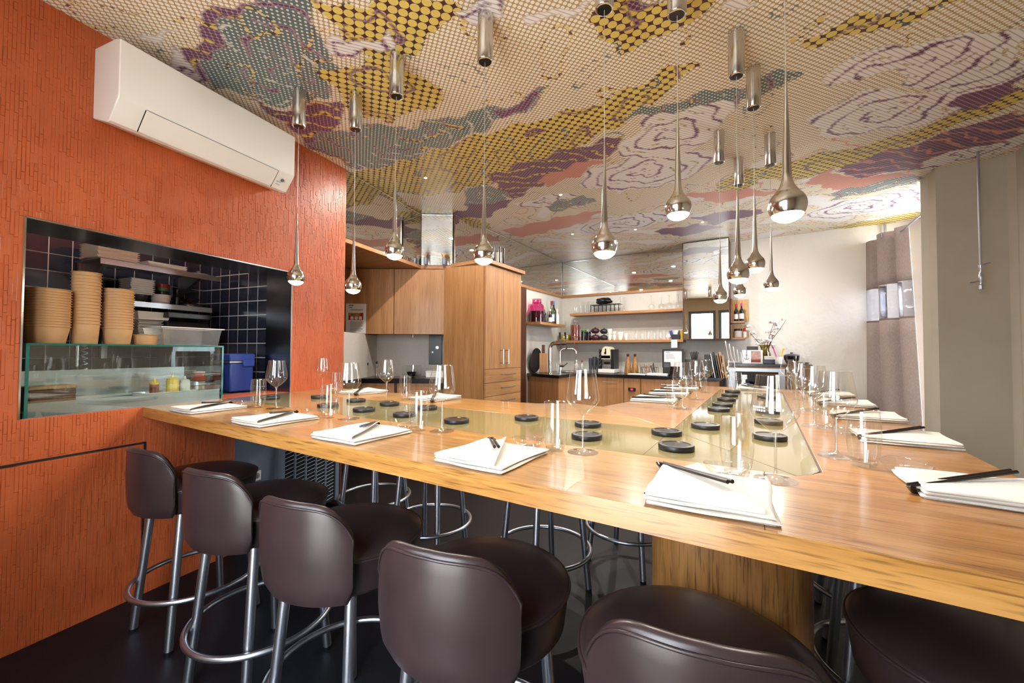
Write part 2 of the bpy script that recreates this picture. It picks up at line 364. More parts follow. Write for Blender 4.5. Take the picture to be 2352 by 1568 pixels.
# ------------------------------------------------------------------ ceiling with printed dot pattern and painted-in light patches
CZ = 2.605
def make_ceiling():
    x0,x1,y0,y1,st=-3.35,1.62,-0.62,6.02,0.0125
    nx=int((x1-x0)/st)+1; ny=int((y1-y0)/st)+1
    X,Y=np.meshgrid(np.linspace(x0,x1,nx),np.linspace(y0,y1,ny))
    wx=X+.025*np.sin(17*Y+3*X)+.012*np.sin(41*Y+13*X); wy=Y+.025*np.sin(19*X-5*Y)+.012*np.sin(37*X+23*Y)
    G={'T':((192,166,122),(250,248,242),.41,.021,0),'Y':((80,44,64),(228,208,112),.475,.043,0),'G':((96,120,126),(232,228,212),.26,.021,0),
       'P':((176,142,166),(98,60,94),.46,.021,0),'W':((248,246,244),(200,190,204),.11,.016,1),'R':((220,156,138),(176,112,116),.22,.021,0),'B':((240,232,216),(196,170,130),.26,.021,0)}
    K=['T','Y','G','P','W','R','B']
    lab=np.zeros(X.shape,int)
    far=np.clip((Y-2.9)/1.6,0,1)+.25*np.sin(3*X+2*Y); lab[far>.55]=K.index('B')
    for k,poly in ART:
        ins=np.zeros(X.shape,bool); n=len(poly)
        px=[p[0] for p in poly]; py=[p[1] for p in poly]
        sl=(wx>min(px)-.05)&(wx<max(px)+.05)&(wy>min(py)-.05)&(wy<max(py)+.05)
        for i in range(n):
            ax,ay=poly[i]; bx,by=poly[(i+1)%n]
            if abs(by-ay)<1e-6: continue
            c=((ay>wy)!=(by>wy))&(wx<(bx-ax)*(wy-ay)/(by-ay)+ax); ins^=c
        ins&=sl
        lab[ins]=K.index(k)
        f1=np.sin(9*wx+4*np.sin(5*wy+1))+np.sin(8*wy+3*np.sin(6*wx))
        cx,cy_=sum(px)/n,sum(py)/n; r_=np.hypot(wx-cx,(wy-cy_)*1.15); th=np.arctan2(wy-cy_,wx-cx); size=(max(px)-min(px))*(max(py)-min(py))
        sp_=(r_/.14+th/(2*PI)+.22*np.sin(3*th+7*r_))%1.0
        if k=='W' and size>.03: lab[ins&(sp_<.15)]=K.index('P'); lab[ins&(sp_>.52)&(sp_<.57)&(np.sin(5*th)>.2)]=K.index('Y')
        if k=='G': lab[ins&(sp_<.13)&(np.sin(4*th+9*r_)>-.6)]=K.index('P'); lab[ins&(np.abs(f1+1.0)<.08)]=K.index('Y'); lab[ins&(sp_>.6)&(sp_<.66)&(np.sin(3*th)>.3)]=K.index('W')
        if k=='Y': lab[ins&(np.abs(f1-.9)<.10)]=K.index('P'); lab[ins&(np.abs(f1+1.1)<.10)]=K.index('G')
        if k=='P' and len(poly)>5:
            st2=((wx*.55-wy*.83+.05*np.sin(6*wx))/.105)%1.0
            lab[ins&(st2<.2)]=K.index('R' if min(px)>-.9 else 'Y')
    f2=np.sin(7*wx+5*np.sin(3*wy))+np.sin(11*wy+2*np.sin(7*wx)); T=(lab==0)
    lab[T&(np.abs(f2-1.2)<.05)]=K.index('Y'); lab[T&(np.abs(f2+1.55)<.04)]=K.index('G')
    B=(lab==6); lab[B&(np.abs(f2-.4)<.05)]=K.index('P'); lab[B&(np.abs(f2+.5)<.07)]=K.index('R'); lab[B&(np.abs(f2+1.2)<.05)]=K.index('G'); lab[B&(f2>1.1)]=K.index('W')
    pal=np.array([[*lin(G[k][0]),1.0] for k in K]); dot=np.array([[*lin(G[k][1]),1.0] for k in K]); par=np.array([[G[k][2],G[k][3]*10,G[k][4],1.0] for k in K])
    idx=np.arange(nx*ny).reshape(ny,nx)
    # clockwise seen from above: the printed side looks down into the room
    q=np.stack([idx[:-1,:-1],idx[1:,:-1],idx[1:,1:],idx[:-1,1:]],-1).reshape(-1,4)
    me=bpy.data.meshes.new('ceiling')
    me.vertices.add(nx*ny); me.vertices.foreach_set('co',np.stack([X,Y,np.zeros_like(X)],-1).astype('f').ravel())
    me.loops.add(q.size); me.loops.foreach_set('vertex_index',q.astype('i').ravel())
    me.polygons.add(len(q)); me.polygons.foreach_set('loop_start',np.arange(0,q.size,4,dtype='i'))
    me.update(calc_edges=True)
    for nm,arr in (('ground',pal),('dot',dot),('param',par)):
        at=me.color_attributes.new(nm,'FLOAT_COLOR','POINT'); at.data.foreach_set('color',arr[lab.ravel()].astype('f').ravel())
    o=bpy.data.objects.new('ceiling',me); COL.objects.link(o); o.location=(0,0,CZ)
    t=NT('printed_ceiling')
    def at(n):
        a=t.nd('ShaderNodeAttribute'); a.attribute_name=n; return a.outputs['Color']
    sp=t.nd('ShaderNodeSeparateColor'); t.l(at('param'),sp.inputs[0])
    v=t.coord((1,1,1),(0,0,math.radians(38))); xyz=t.nd('ShaderNodeSeparateXYZ'); t.l(v,xyz.inputs[0])
    def lattice(p):
        u=t.math('DIVIDE',xyz.outputs[0],p); w=t.math('DIVIDE',xyz.outputs[1],p)
        fu=t.math('SUBTRACT',t.math('FRACT',u),.5); fw=t.math('SUBTRACT',t.math('FRACT',w),.5)
        d=t.math('SQRT',t.math('ADD',t.math('MULTIPLY',fu,fu),t.math('MULTIPLY',fw,fw)))
        return d,t.math('ABSOLUTE',fu)
    d1,s1=lattice(.021); d2,s2=lattice(.043)
    big=t.math('GREATER_THAN',sp.outputs[1],.32)
    d=t.math('ADD',t.math('MULTIPLY',d1,t.math('SUBTRACT',1.0,big)),t.math('MULTIPLY',d2,big))
    st=t.math('GREATER_THAN',sp.outputs[2],.5)
    d=t.math('ADD',t.math('MULTIPLY',d,t.math('SUBTRACT',1.0,st)),t.math('MULTIPLY',s1,st))
    isd=t.math('LESS_THAN',d,sp.outputs[0])
    t.l(t.mixc(isd,at('ground'),at('dot')),t.b.inputs['Base Color'])
    t.b.inputs['Roughness'].default_value=.42; t.b.inputs['Specular IOR Level'].default_value=.4
    me.materials.append(t.m)
    return struct(o)
make_ceiling()
struct(MB().box(-4.4,1.75,-.62,6.1,2.615,2.70).build('ceiling_slab',M['reveal'],None))
struct(MB().box(-4.4,1.75,-.62,6.1,-.06,0).build('floor',M['floor'],None))
# ------------------------------------------------------------------ orange wall with serving hatch (local x = s, y = d)
wl=MB()
zA,zB,sA,sB=.903,1.707,-.405,.812
wl.box(-1.35,sA,0,.235,0,2.604); wl.box(sB,1.283,0,.235,.86,2.604)
wl.box(sA,sB,0,.235,zB,2.604); wl.box(-1.35,.45,0,.235,0,.735-.004) ; wl.box(sA,.45,0,.235,.735-.004,zA)
wl.box(.45,1.283,0.0,.235,.80,.86); wl.box(.45,sB,0,.235,.86,zA)
wall_l=struct(wl.build('wall_left',M['orange'],None,wp(0,0),KR,smooth=0))
rs=random.Random(5); rel=MB(); w_=.0115; ss=-.56
def seg(a,b,z0,z1,h): rel.add([(a,0,z0),(b,0,z0),(b,0,z1),(a,0,z1),(a+.0012,-h,z0+.0015),(b-.0012,-h,z0+.0015),(b-.0012,-h,z1-.0015),(a+.0012,-h,z1-.0015)],[(4,5,6,7),(0,1,5,4),(1,2,6,5),(2,3,7,6),(3,0,4,7)])
while ss<1.27:
    z=-rs.uniform(0,.06)
    while z<2.6:
        z1=z+rs.choice((.03,.04,.055,.075,.10)); a0,a1=max(z,.002),min(z1,2.602); h=rs.choice((.0003,.0008,.0014,.0022,.003))
        if ss>.43 and a0<.81: a0=.81
        if -.42<ss<.815:
            if a0<1.711 and a1>.90:
                if a0<.90: a1=.90
                elif a1>1.711: a0=1.711
                else: a1=a0
        if ss<.02 and a0<.745 and a1>.715:
            if a0<.72: a1=min(a1,.72)
            elif a1>.74: a0=.74
            else: a1=a0
        if a1-a0>.006 and not (-.004<ss<.022 and a0<.74): seg(ss,ss+w_,a0,a1,h)
        z=z1
    ss+=w_
ro=rel.build('relief_strokes',M['orange'],wall_l,smooth=0); ro['kind']='stuff'
g=MB().box(-1.35,.014,-.0035,.01,.726,.734); g.box(.006,.014,-.0035,.01,.05,.734); g.build('panel_gap',M['gap'],wall_l,smooth=0)
g=MB().tube([(-.035,-.012,.695),(-.035,-.012,.71)],.016,16); g.build('panel_latch',M['black'],wall_l)
# steel lining and thin edge trim of the hatch
tm=MB(); tm.box(sB-.004,sB,.001,.236,zA,zB); tm.box(sA,sB,.001,.3,zB-.004,zB); tm.box(sA,sA+.004,.001,.236,zA,zB)
tr=struct(tm.build('trim_1',M['steel_dark'],None,wp(0,0),KR,smooth=0))
e=MB(); e.box(sA-.004,sB+.004,-.002,.002,zB-.003,zB+.003); e.box(sB-.003,sB+.003,-.002,.002,zA,zB); e.box(sA-.003,sA+.003,-.002,.002,zA,zB)
e.build('edge_strip',M['nickel'],tr,smooth=0)
# ------------------------------------------------------------------ recess below the counter: grey panel, outlet, vented machine
g=MB().box(.45,.735,.03,.05,0,.80); struct(g.build('wall_recess',M['grey_plate'],None,wp(0,0),KR,smooth=0))
so=thing('power_socket','white double power socket on the grey panel under the counter','socket',wp(.58,.03,.40),KR)
g=MB().box(-.055,.055,-.008,0,-.03,.03); g.build('plate',M['white'],so,bevel=.003)
for q in (-.027,.027): MB().lathe([(0,0),(.018,0),(.018,-.004),(0,-.004)],16,Tr(q,-.008,0)@Rx(PI/2)).build('socket_hole',M['grey_plate'],so)
vm=thing('vented_machine','grey metal machine with louvred vent grille under the counter','machine',wp(.735,0,0),KR)
MB().box(0,.535,.012,.23,.05,.79).build('housing',M['grey_plate'],vm,smooth=0)
fr=MB().box(0,.05,0,.012,.05,.79); fr.box(.485,.52,0,.012,.05,.79)
for k in range(1,5): fr.box(.05+.087*k-.012,.05+.087*k,0,.012,.05,.79)
fr.build('grille_frame',M['grey_plate'],vm,smooth=0)
lv=MB().box(0,.072,-.006,.001,-.002,.002,Ry(-.16)@Rx(-.5))
lme=lv.mesh('louvre',0); lme.materials.append(M['grey_plate'])
for k in range(5):
    for j in range(28):
        o=bpy.data.objects.new('louvre',lme); COL.objects.link(o); o.parent=vm; o.location=(.05+.087*k,.008,.07+.026*j)
MB().box(.05,.485,.0115,.013,.05,.79).build('grille_backing',M['gap'],vm,smooth=0)
MB().box(.525,.54,-.004,.23,0,.80).build('side_trim',M['cab_dark'],vm,smooth=0)
# ------------------------------------------------------------------ kitchen behind the hatch
k=MB(); k.box(-1.2,1.0,.93,1.0,0,2.4); kb=struct(k.build('wall_kitchen_back',M['grout'],None,wp(0,0),KR,smooth=0))
k=MB(); k.box(.818,.9,.235,1.0,0,2.4); ks=struct(k.build('wall_kitchen_side',M['grout'],None,wp(0,0),KR,smooth=0))
k=MB(); k.box(-1.3,-1.2,.235,1.0,0,2.4); k.box(-1.3,1.0,.235,1.0,2.4,2.45); struct(k.build('wall_kitchen_end',M['reveal'],None,wp(0,0),KR,smooth=0))
tb=MB().box(.0025,.0975,-.002,0,.0025,.0975); tme=tb.mesh('tile',0); tme.materials.append(M['tile'])
for i in range(-6,9):
    for j in range(10,20):
        o=bpy.data.objects.new('tile',tme); COL.objects.link(o); o.parent=kb; o.location=(-.011+i*.1,.93,-.07+j*.1)
ts=MB().box(-.0015,0,.003,.097,.003,.097); tsm=ts.mesh('tile',0); tsm.materials.append(M['tile'])
for i in range(7):
    for j in range(9,20):
        o=bpy.data.objects.new('tile',tsm); COL.objects.link(o); o.parent=ks; o.location=(.818,.236+i*.1,-.07+j*.1)
# ------------------------------------------------------------------ back wall, side wall, pier, right wall, front wall
struct(MB().box(-.40,1.75,5.94,6.05,0,CZ).build('wall_back',M['plaster'],None,smooth=0))
struct(MB().box(-2.86,-.40,5.94,6.05,0,CZ).build('wall_bar',M['concrete'],None,smooth=0))
struct(MB().box(-2.86,-2.72,3.60,5.94,0,CZ).build('wall_side',M['concrete'],None,smooth=0))
pr=MB().prism([(1.12,4.62),(1.12,4.44),(1.145,4.37),(1.50,4.32),(1.53,4.28),(1.53,-.45),(1.72,-.45),(1.72,4.62)],0,CZ)
struct(pr.build('wall_right',M['taupe'],None,smooth=0))
fw=MB()
fx=[(-3.2,-1.70),(-1.04,-.98),(-.08,1.72)]
for a,b in fx: fw.box(a,b,-.60,-.45,0,CZ)
fw.box(-1.70,-1.04,-.60,-.45,0,1.20); fw.box(-1.70,-1.04,-.60,-.45,2.28,CZ); fw.box(-.98,-.08,-.60,-.45,2.28,CZ); fw.box(-.98,-.08,-.60,-.45,0,.04)
struct(fw.build('wall_front',M['front'],None,smooth=0))
struct(MB().box(-3.2,-2.3,-.60,-.45,0,CZ).build('wall_corner',M['front'],None,smooth=0))
def window(name,x0,x1,z0,z1,y,mull):
    f=MB(); w=.07
    f.box(x0,x1,y-.03,y+.03,z0,z0+w); f.box(x0,x1,y-.03,y+.03,z1-w,z1); f.box(x0,x0+w,y-.03,y+.03,z0+w,z1-w); f.box(x1-w,x1,y-.03,y+.03,z0+w,z1-w)
    for q in mull: f.box(q-.06,q+.06,y-.03,y+.03,z0+w,z1-w)
    o=struct(f.build(name,M['frame'],None,smooth=0))
    xs=[x0+w]+sum([[q-.06,q+.06] for q in mull],[])+[x1-w]
    for a,b in zip(xs[::2],xs[1::2]): MB().box(a,b,y-.003,y+.003,z0+w,z1-w).build('pane',M['pane'],o,smooth=0)
    return o
window('window_1',-1.70,-1.04,1.20,2.28,-.54,[])
window('door_1',-.98,-.08,.04,2.28,-.54,[])
f=MB(); f.box(1.44,1.56,4.62,4.70,0,2.604); f.box(1.44,1.56,5.70,5.94,0,2.604); f.box(1.44,1.56,4.70,5.70,2.50,2.604); f.box(1.44,1.56,4.70,5.70,0,.12)
w3=struct(f.build('window_2',M['reveal'],None,smooth=0)); MB().box(1.497,1.503,4.70,5.70,.12,2.50).build('pane',M['pane'],w3,smooth=0)
# ------------------------------------------------------------------ alcove behind the end of the orange wall
al=MB()
al.prism([(-3.658,3.078),(-2.78,3.653),(-2.82,3.73),(-3.75,3.12)],0,2.03)
al.prism([(-3.658,3.078),(-3.12,2.16),(-3.2,2.1),(-3.75,3.12)],.907,1.352)
struct(al.build('wall_alcove',M['concrete'],None,smooth=0))
# cornice board carrying the mirrors
co=MB().prism([(-2.79,2.022),(-3.012,3.09),(-2.75,3.262),(-2.7,3.19),(-2.235,3.16),(-2.235,3.905),(-2.70,3.905),(-2.70,5.92),(-.885,5.92),(-.885,5.94),(-2.72,5.94),(-2.72,4.2),(-3.6,3.7),(-4.0,2.9),(-3.25,1.97)],2.035,2.07)
tag(co.build('cornice_board',M['cab_h'],None,smooth=0),'long honey wood ledge under the ceiling mirrors, running over the cupboards','ledge')
def mirror(p,q,z0,z1,label,nm='wall_mirror'):
    dx,dy=q[0]-p[0],q[1]-p[1]; L=math.hypot(dx,dy)
    o=thing(nm,label,'mirror',(p[0],p[1],0),math.atan2(dy,dx))
    MB().box(0,L,0,.012,z0,z1).build('mirror_glass',M['mirror'],o,smooth=0)
    e=MB(); e.box(-.002,.002,-.002,.012,z0,z1); e.box(0,L,-.004,.004,z1-.008,z1); e.build('edge_trim',M['nickel'],o,smooth=0)
    return o
mirror((-2.785,2.022),(-3.009,3.084),2.07,2.603,'mirror strip under the ceiling continuing the orange wall','ceiling_mirror')
mirror((-3.005,3.086),(-2.738,3.261),2.07,2.603,'narrow mirror strip above the right upper cupboard','ceiling_mirror')
mirror((-2.71,3.262),(-2.71,5.93),2.07,2.603,'mirror strip running behind the top of the tall cupboard','ceiling_mirror')
mirror((-2.70,5.93),(-.89,5.93),2.07,2.603,'mirror strip above the bar shelves','ceiling_mirror')
ow=MB().box(-4.5,-4.4,-.62,6.1,0,2.7); ow.box(-4.4,-2.3,-.70,-.60,0,2.7); ow.box(-4.4,-2.86,6.0,6.1,0,2.7); ow.box(-2.88,-2.86,3.75,6.0,0,2.03)
struct(ow.build('light_block_shell',M['reveal'],None,smooth=0))  # unseen shell added to stop daylight leaking in from outside
def ceiling_spot(x,y,lb):
    o=thing('ceiling_spot',lb,'spotlight',(x,y,CZ),0,'recessed ceiling spots')
    MB().lathe([(.012,-.0005),(.016,-.0005),(.016,-.003),(.012,-.003)],24,None,True).build('bezel',M['nickel'],o); MB().lathe([(0,-.002),(.012,-.002)],24).build('lens',M['bulb'],o)
    L=bpy.data.lights.new('spot_bulb','AREA'); L.shape='DISK'; L.size=.05; L.energy=SPOT_W; L.color=(1,.94,.86)
    q=bpy.data.objects.new('spot_bulb',L); COL.objects.link(q); q.parent=o; q.location=(0,0,-.006)
for a in ((-1.95,4.55,'small recessed ceiling spot above the sink corner of the bar'),(-1.25,4.75,'small recessed ceiling spot above the middle of the bar counter'),(-.55,4.85,'small recessed ceiling spot before the tall mirror'),(-2.35,2.45,'small recessed ceiling spot in front of the alcove cupboards'),(-1.55,3.35,'small recessed ceiling spot in front of the tall cupboard')): ceiling_spot(*a)
gr=NT('street_paving'); gr.l(gr.ramp(gr.noise(gr.coord(),3,4),[(.3,lin((176,172,166))),(.7,lin((206,202,196)))]),gr.b.inputs['Base Color']); gr.b.inputs['Roughness'].default_value=.8
struct(MB().box(-15,15,-15,20,-.10,-.07).build('ground',gr.m,None,smooth=0))
# ------------------------------------------------------------------ the long angled dining table
TZ=.903; TH=.047
tab=thing('dining_table','large angular oak dining table with a sand coloured glass inlay','table',(0,0,0))
near=[(-2.566,.757),(-.072,.757),(-.072,1.135),(-.255,1.135),(-.281,1.558),(-.70,2.12),(-.66,2.27),(-1.02,1.935),(-1.25,1.915),(-2.76,1.905)]
# near wing (grain across) split around the inlay strip
n1=MB().prism([(-2.567,.757),(-.0004,.757),(-.0004,1.128),(-2.627,1.128)],TZ-TH,TZ)
n1.prism([(-2.70,1.558),(-.285,1.558),(-.70,2.02),(-.86,2.06),(-1.04,1.945),(-1.30,1.915),(-2.757,1.905)],TZ-TH,TZ)
n1.build('tabletop_section',M['oak_near'],tab,smooth=0,bevel=.0015,label='golden oak tabletop along the near edge')
n2=MB().prism([(0.0,.757),(.485,.757),(.485,3.74),(.115,3.74),(.115,1.20),(.095,1.165),(.06,1.128),(0.0,1.128)],TZ-TH,TZ)
n2.prism([(-.281,1.5585),(-.281,3.50),(.115,3.50),(.115,3.74),(-.645,3.74),(-.645,2.30),(-.70,2.021)],TZ-TH,TZ)
n2.build('tabletop_section',M['oak_wing'],tab,smooth=0,bevel=.0015,label='reddish oak tabletop running to the back')
MB().box(-2.5665,.485,.7545,.757,TZ-TH,TZ).build('edge_band',M['oak_near'],tab,smooth=0)
MB().prism([(-2.627,1.129),(-.28,1.129),(-.281,1.557),(-2.698,1.557)],TZ-TH,TZ-.0006).build('glass_inlay',M['inlay'],tab,smooth=0,label='sand coloured glass strip')
MB().prism([(-.279,1.129),(.058,1.129),(.092,1.163),(.110,1.20),(.110,3.498),(-.279,3.498)],TZ-TH,TZ-.0006).build('glass_inlay',M['inlay'],tab,smooth=0,label='sand coloured glass strip')
sg=MB().prism([(-.281,1.5565),(.062,1.129),(.064,1.130),(-.279,1.558)],TZ-.0005,TZ-.0002); sg.prism([(.1105,1.2),(.1145,1.2),(.1145,3.5),(.1105,3.5)],TZ-.02,TZ-.0004)
sg.build('inlay_joint',M['cab_dark'],tab,smooth=0)
st=[]
for k in range(17): a=PI/2-PI*k/16; st.append((-.03+.13*math.cos(a),1.25+.13*math.sin(a)))
for k in range(17): a=-PI/2-PI*k/16; st.append((-.15+.13*math.cos(a),1.25+.13*math.sin(a)))
MB().prism(st,0,TZ-TH).build('pedestal',M['oak_leg'],tab,smooth=40)
st2=[(x+.13,y+2.0) for x,y in st]; MB().prism(st2,0,TZ-TH).build('pedestal',M['oak_leg'],tab,smooth=40)
# ------------------------------------------------------------------ leather bar stools
def make_stool():
    s=thing('bar_stool','x','stool',group='leather bar stools around the table')
    MB().lathe([(0,.525),(.196,.525),(.203,.535),(.213,.61),(.214,.622),(.211,.627),(.204,.629),(.198,.633),(.17,.645),(.10,.655),(0,.658)],48).build('seat',M['leather'],s,smooth=60)
    MB().tube([(.2145*math.cos(2*PI*k/48),.2145*math.sin(2*PI*k/48),.620) for k in range(48)],.0042,8,True).build('piping',M['leather'],s,smooth=80)
    half=math.radians(44); nu=33
    cs=[]
    def sect(u):
        au=abs(u); zt=.792-.006*au-.080*au**5
        zb=.522 if au<.93 else .522+.02*(1-math.sqrt(max(0,1-((au-.93)/.07)**2)))
        pts=[]; n=10; Ro=.236; th=.024
        for k in range(n+1):
            q=k/n; z=zb+(zt-.014-zb)*q; pts.append((Ro+.005*math.sin(PI*q)+.008*q-.012*(1-min(1,q*6))**2,z))
        r0=Ro+.008
        for k in range(1,6):
            a=PI*k/6; pts.append((r0-th/2+th/2*math.cos(a),zt-.014+.014*math.sin(a)))
        for k in range(n+1):
            q=1-k/n; z=zb+(zt-.014-zb)*q; pts.append((r0-th+ .004*(q-1),z))
        return pts
    b=MB(); vs=[]; fs=[]
    for i in range(nu):
        u=-1+2*i/(nu-1); a=-PI/2+u*half; S=sect(u)
        vs+=[(r*math.cos(a),r*math.sin(a),z) for r,z in S]
    m=len(S)
    for i in range(nu-1):
        for j in range(m-1): fs.append((i*m+j,(i+1)*m+j,(i+1)*m+j+1,i*m+j+1))
        fs.append((i*m+m-1,(i+1)*m+m-1,(i+1)*m,i*m))
    fs.append(tuple(range(m))); fs.append(tuple(range((nu-1)*m,nu*m))[::-1])
    b.add(vs,fs); bk=b.build('backrest',M['leather'],s,smooth=50)
    pp=[]
    for i in range(0,nu):
        u=-1+2*i/(nu-1); a=-PI/2+u*half; S=sect(u); r,z=S[10]; pp.append(((r+.001)*math.cos(a),(r+.001)*math.sin(a),z+.002))
    e0=[((.237)*math.cos(-PI/2-half),.237*math.sin(-PI/2-half),z) for z in (.57,.60,.63,.66)]
    e1=[((.237)*math.cos(-PI/2+half),.237*math.sin(-PI/2+half),z) for z in (.66,.63,.60,.57)]
    MB().tube(e0+pp+e1,.003,6).build('piping',M['leather'],bk,smooth=80)
    for sx in (-1,1):
        for sy in (-1,1):
            l=MB().tube([(sx*.118,sy*.125,.53),(sx*.145,sy*.168,.012)],.0155,14); lo=l.build('leg',M['tube'],s,smooth=50)
            MB().lathe([(0,0),(.0145,0),(.0155,.012),(0,.012)],14,Tr(sx*.1455,sy*.169,0)).build('foot_cap',M['black'],lo)
    MB().tube([(.232*math.cos(2*PI*k/56),.232*math.sin(2*PI*k/56),.2) for k in range(56)],.0105,10,True).build('foot_ring',M['tube'],s,smooth=80)
    return s
spots=[(-2.135,.835,.08,'dark brown leather bar stool at the near table edge, next to the orange wall'),
 (-1.60,.835,.17,'dark brown leather bar stool, second from the orange wall along the near edge'),
 (-1.097,.835,.17,'dark brown leather bar stool, third from the orange wall along the near edge'),
 (-.598,.835,.17,'large foreground leather bar stool, fourth from the orange wall, back fully turned to us'),
 (-.112,.84,.18,'leather bar stool in front of the table pedestal, cut off by the bottom edge'),
 (.36,1.14,PI/2,'leather bar stool at the lower right corner, its round seat under the table'),
 (.36,1.73,PI/2,'leather bar stool on the right side just behind the pedestal, only legs showing'),
 (.38,2.28,PI/2,'leather bar stool further back on the right side, only legs showing'),
 (-.66,2.34,-PI/2-.25,'leather bar stool on the inner side of the long wing, left of the pedestal'),
 (-.95,1.86,PI-.45,'leather bar stool at the inner corner of the table, legs seen under it'),
 (-1.66,1.80,PI+.2,'leather bar stool behind the near wing, legs right of the vent machine'),
 (-2.26,1.90,PI+.1,'leather bar stool behind the near wing, closest to the vented machine')]
st0=make_stool()
for i,(x,y,r,lb) in enumerate(spots):
    if i==0: st0.location=(x,y,0); st0.rotation_euler=(0,0,r); st0['label']=lb
    else: dup(st0,(x,y,0),r,lb)
# ------------------------------------------------------------------ pendant lamps
def make_pendant(x,y,zs,label,R=.045,taper=.33):
    p=thing('pendant_lamp',label,'lamp',(x,y,0),0,'drop shaped pendant lamps over the table')
    MB().lathe([(0,2.40),(.026,2.40),(.031,2.402),(.033,2.405),(.033,CZ-.001),(0,CZ-.001)],32).build('ceiling_cup',M['nickel'],p,smooth=50)
    MB().lathe([(0,2.3995),(.025,2.3995),(.025,2.4005),(0,2.4005)],24).build('cup_insert',M['black'],p)
    prof=[(.0,zs-.55*R),(R*.835,zs-.55*R)]
    for k in range(0,15):
        a=-.55+ (k/14)*(1.32+.55); prof.append((R*math.cos(a),zs+R*math.sin(a)))
    rr,zz=prof[-1]
    prof=prof[:-3]
    # neck blends into the long taper
    prof+=[(R*.60,zs+R*.86),(R*.42,zs+R*1.12),(R*.30,zs+R*1.45),(R*.25,zs+R*1.9),(R*.17,zs+taper*.6),(R*.09,zs+taper*.92),(.0016,zs+taper*1.15)]
    MB().lathe(prof[1:],32).build('drop_shade',M['nickel'],p,smooth=60)
    MB().tube([(0,0,zs+taper),(0,0,2.40)],.0014,6).build('cord',M['wire'],p)
    lens=[(R*.825,zs-.56*R),(R*.70,zs-.74*R),(R*.5,zs-.88*R),(R*.25,zs-.97*R),(0,zs-R)]
    MB().lathe(lens,32).build('lens',M['bulb'],p,smooth=60)
    L=bpy.data.lights.new('pendant_bulb','AREA'); L.shape='DISK'; L.size=.07; L.energy=LAMP_W; L.color=(1,.94,.86); L.spread=math.radians(170)
    o=bpy.data.objects.new('pendant_bulb',L); COL.objects.link(o); o.parent=p; o.location=(0,0,zs-.052)
    return p
for a in [(-2.15,1.26,1.578,'leftmost silver drop pendant lamp, hanging before the right edge of the hatch'),
 (-1.91,1.44,1.537,'silver drop pendant lamp, second from the left, in front of the cupboards'),
 (-1.49,1.35,1.659,'silver drop pendant lamp, third from the left, hanging higher than its neighbours'),
 (-.99,1.38,1.586,'silver drop pendant lamp in front of the tall cupboard'),
 (-.472,1.385,1.553,'silver drop pendant lamp in the middle of the picture, above the bar mirror strip'),
 (-.255,1.545,1.698,'silver drop pendant lamp with its cup at the top picture edge'),
 (.058,1.30,1.572,'largest and nearest silver drop pendant lamp, right of the centre'),
 (-.09,2.03,1.525,'silver drop pendant lamp overlapping another one right of the tall mirror'),
 (-.03,2.34,1.619,'silver drop pendant lamp hanging highest of the rear cluster on the right'),
 (-.23,2.91,1.54,'small silver drop pendant lamp hanging in front of the tall mirror'),
 (-.14,3.38,1.625,'small silver drop pendant lamp half hidden behind a nearer one'),
 (.05,3.12,1.623,'small silver drop pendant lamp, rightmost of the rear cluster')]: make_pendant(*a)
# ------------------------------------------------------------------ air conditioner
ac=thing('air_conditioner','white wall mounted air conditioner high on the orange wall','air conditioner',wp(-.215,0,0),KR)
L=.865
def acprof(d,z): return (d,z)
prof=[(0,2.52),(-.165,2.52),(-.198,2.512),(-.200,2.49),(-.200,2.27),(-.196,2.258),(-.130,2.172),(-.110,2.168),(0,2.205)]
vs=[(0,d,z) for d,z in prof]+[(L,d,z) for d,z in prof]; n=len(prof)
b=MB(); b.add(vs,[tuple(range(n)),tuple(range(n,2*n))[::-1]]+[(i,n+i,n+(i+1)%n,(i+1)%n) for i in range(n)])
b.build('casing',M['white'],ac,smooth=20,bevel=.004)
slope=math.atan2(2.258-2.172,.066)
Mx=Tr(0,-.198,2.2575)@Rx(-(PI-slope)+PI/2)
fl=MB(); fl.add([(.10,-.1955,2.2545),(L-.11,-.1955,2.2545),(L-.11,-.1335,2.1735),(.10,-.1335,2.1735),(.10,-.1935,2.257),(L-.11,-.1935,2.257),(L-.11,-.131,2.175),(.10,-.131,2.175)],[(0,1,2,3),(4,7,6,5),(0,4,5,1),(1,5,6,2),(2,6,7,3),(3,7,4,0)])
MBo=MB()
for v in fl.v: MBo.v.append((v[0],v[1]-.0025,v[2]-.002))
MBo.f=fl.f; MBo.build('outlet_flap',M['white'],ac,smooth=0)
gp=MB()
for xx in (.096,L-.112): gp.add([(xx,-.1985,2.2535),(xx+.005,-.1985,2.2535),(xx+.005,-.1345,2.1695),(xx,-.1345,2.1695)],[(0,1,2,3)])
gp.build('flap_gap',M['gap'],ac,smooth=0)
sl=MB(); sl.add([(.10,-.1995,2.2565),(L-.11,-.1995,2.2565),(L-.11,-.198,2.2545),(.10,-.198,2.2545)],[(0,1,2,3)]); sl.build('panel_seam',M['grey_plate'],ac,smooth=0)
nrm=Vector((0,-.086,-.066)).normalized()
def on_ac(u,w): return Vector((u,-.1985+.065*w,2.2545-.0845*w))+nrm*.0015
for u,w,r,mt,nm in ((L-.062,.42,.011,'grey_plate','sensor'),(L-.034,.36,.012,'porcelain','sensor')):
    c=on_ac(u,w); q=Vector((0,0,1)).rotation_difference(nrm).to_matrix().to_4x4()
    MB().lathe([(r,0),(r*.9,.002),(0,.0025)],20,Tr(*c)@q).build(nm,M[mt],ac)
ic=MB()
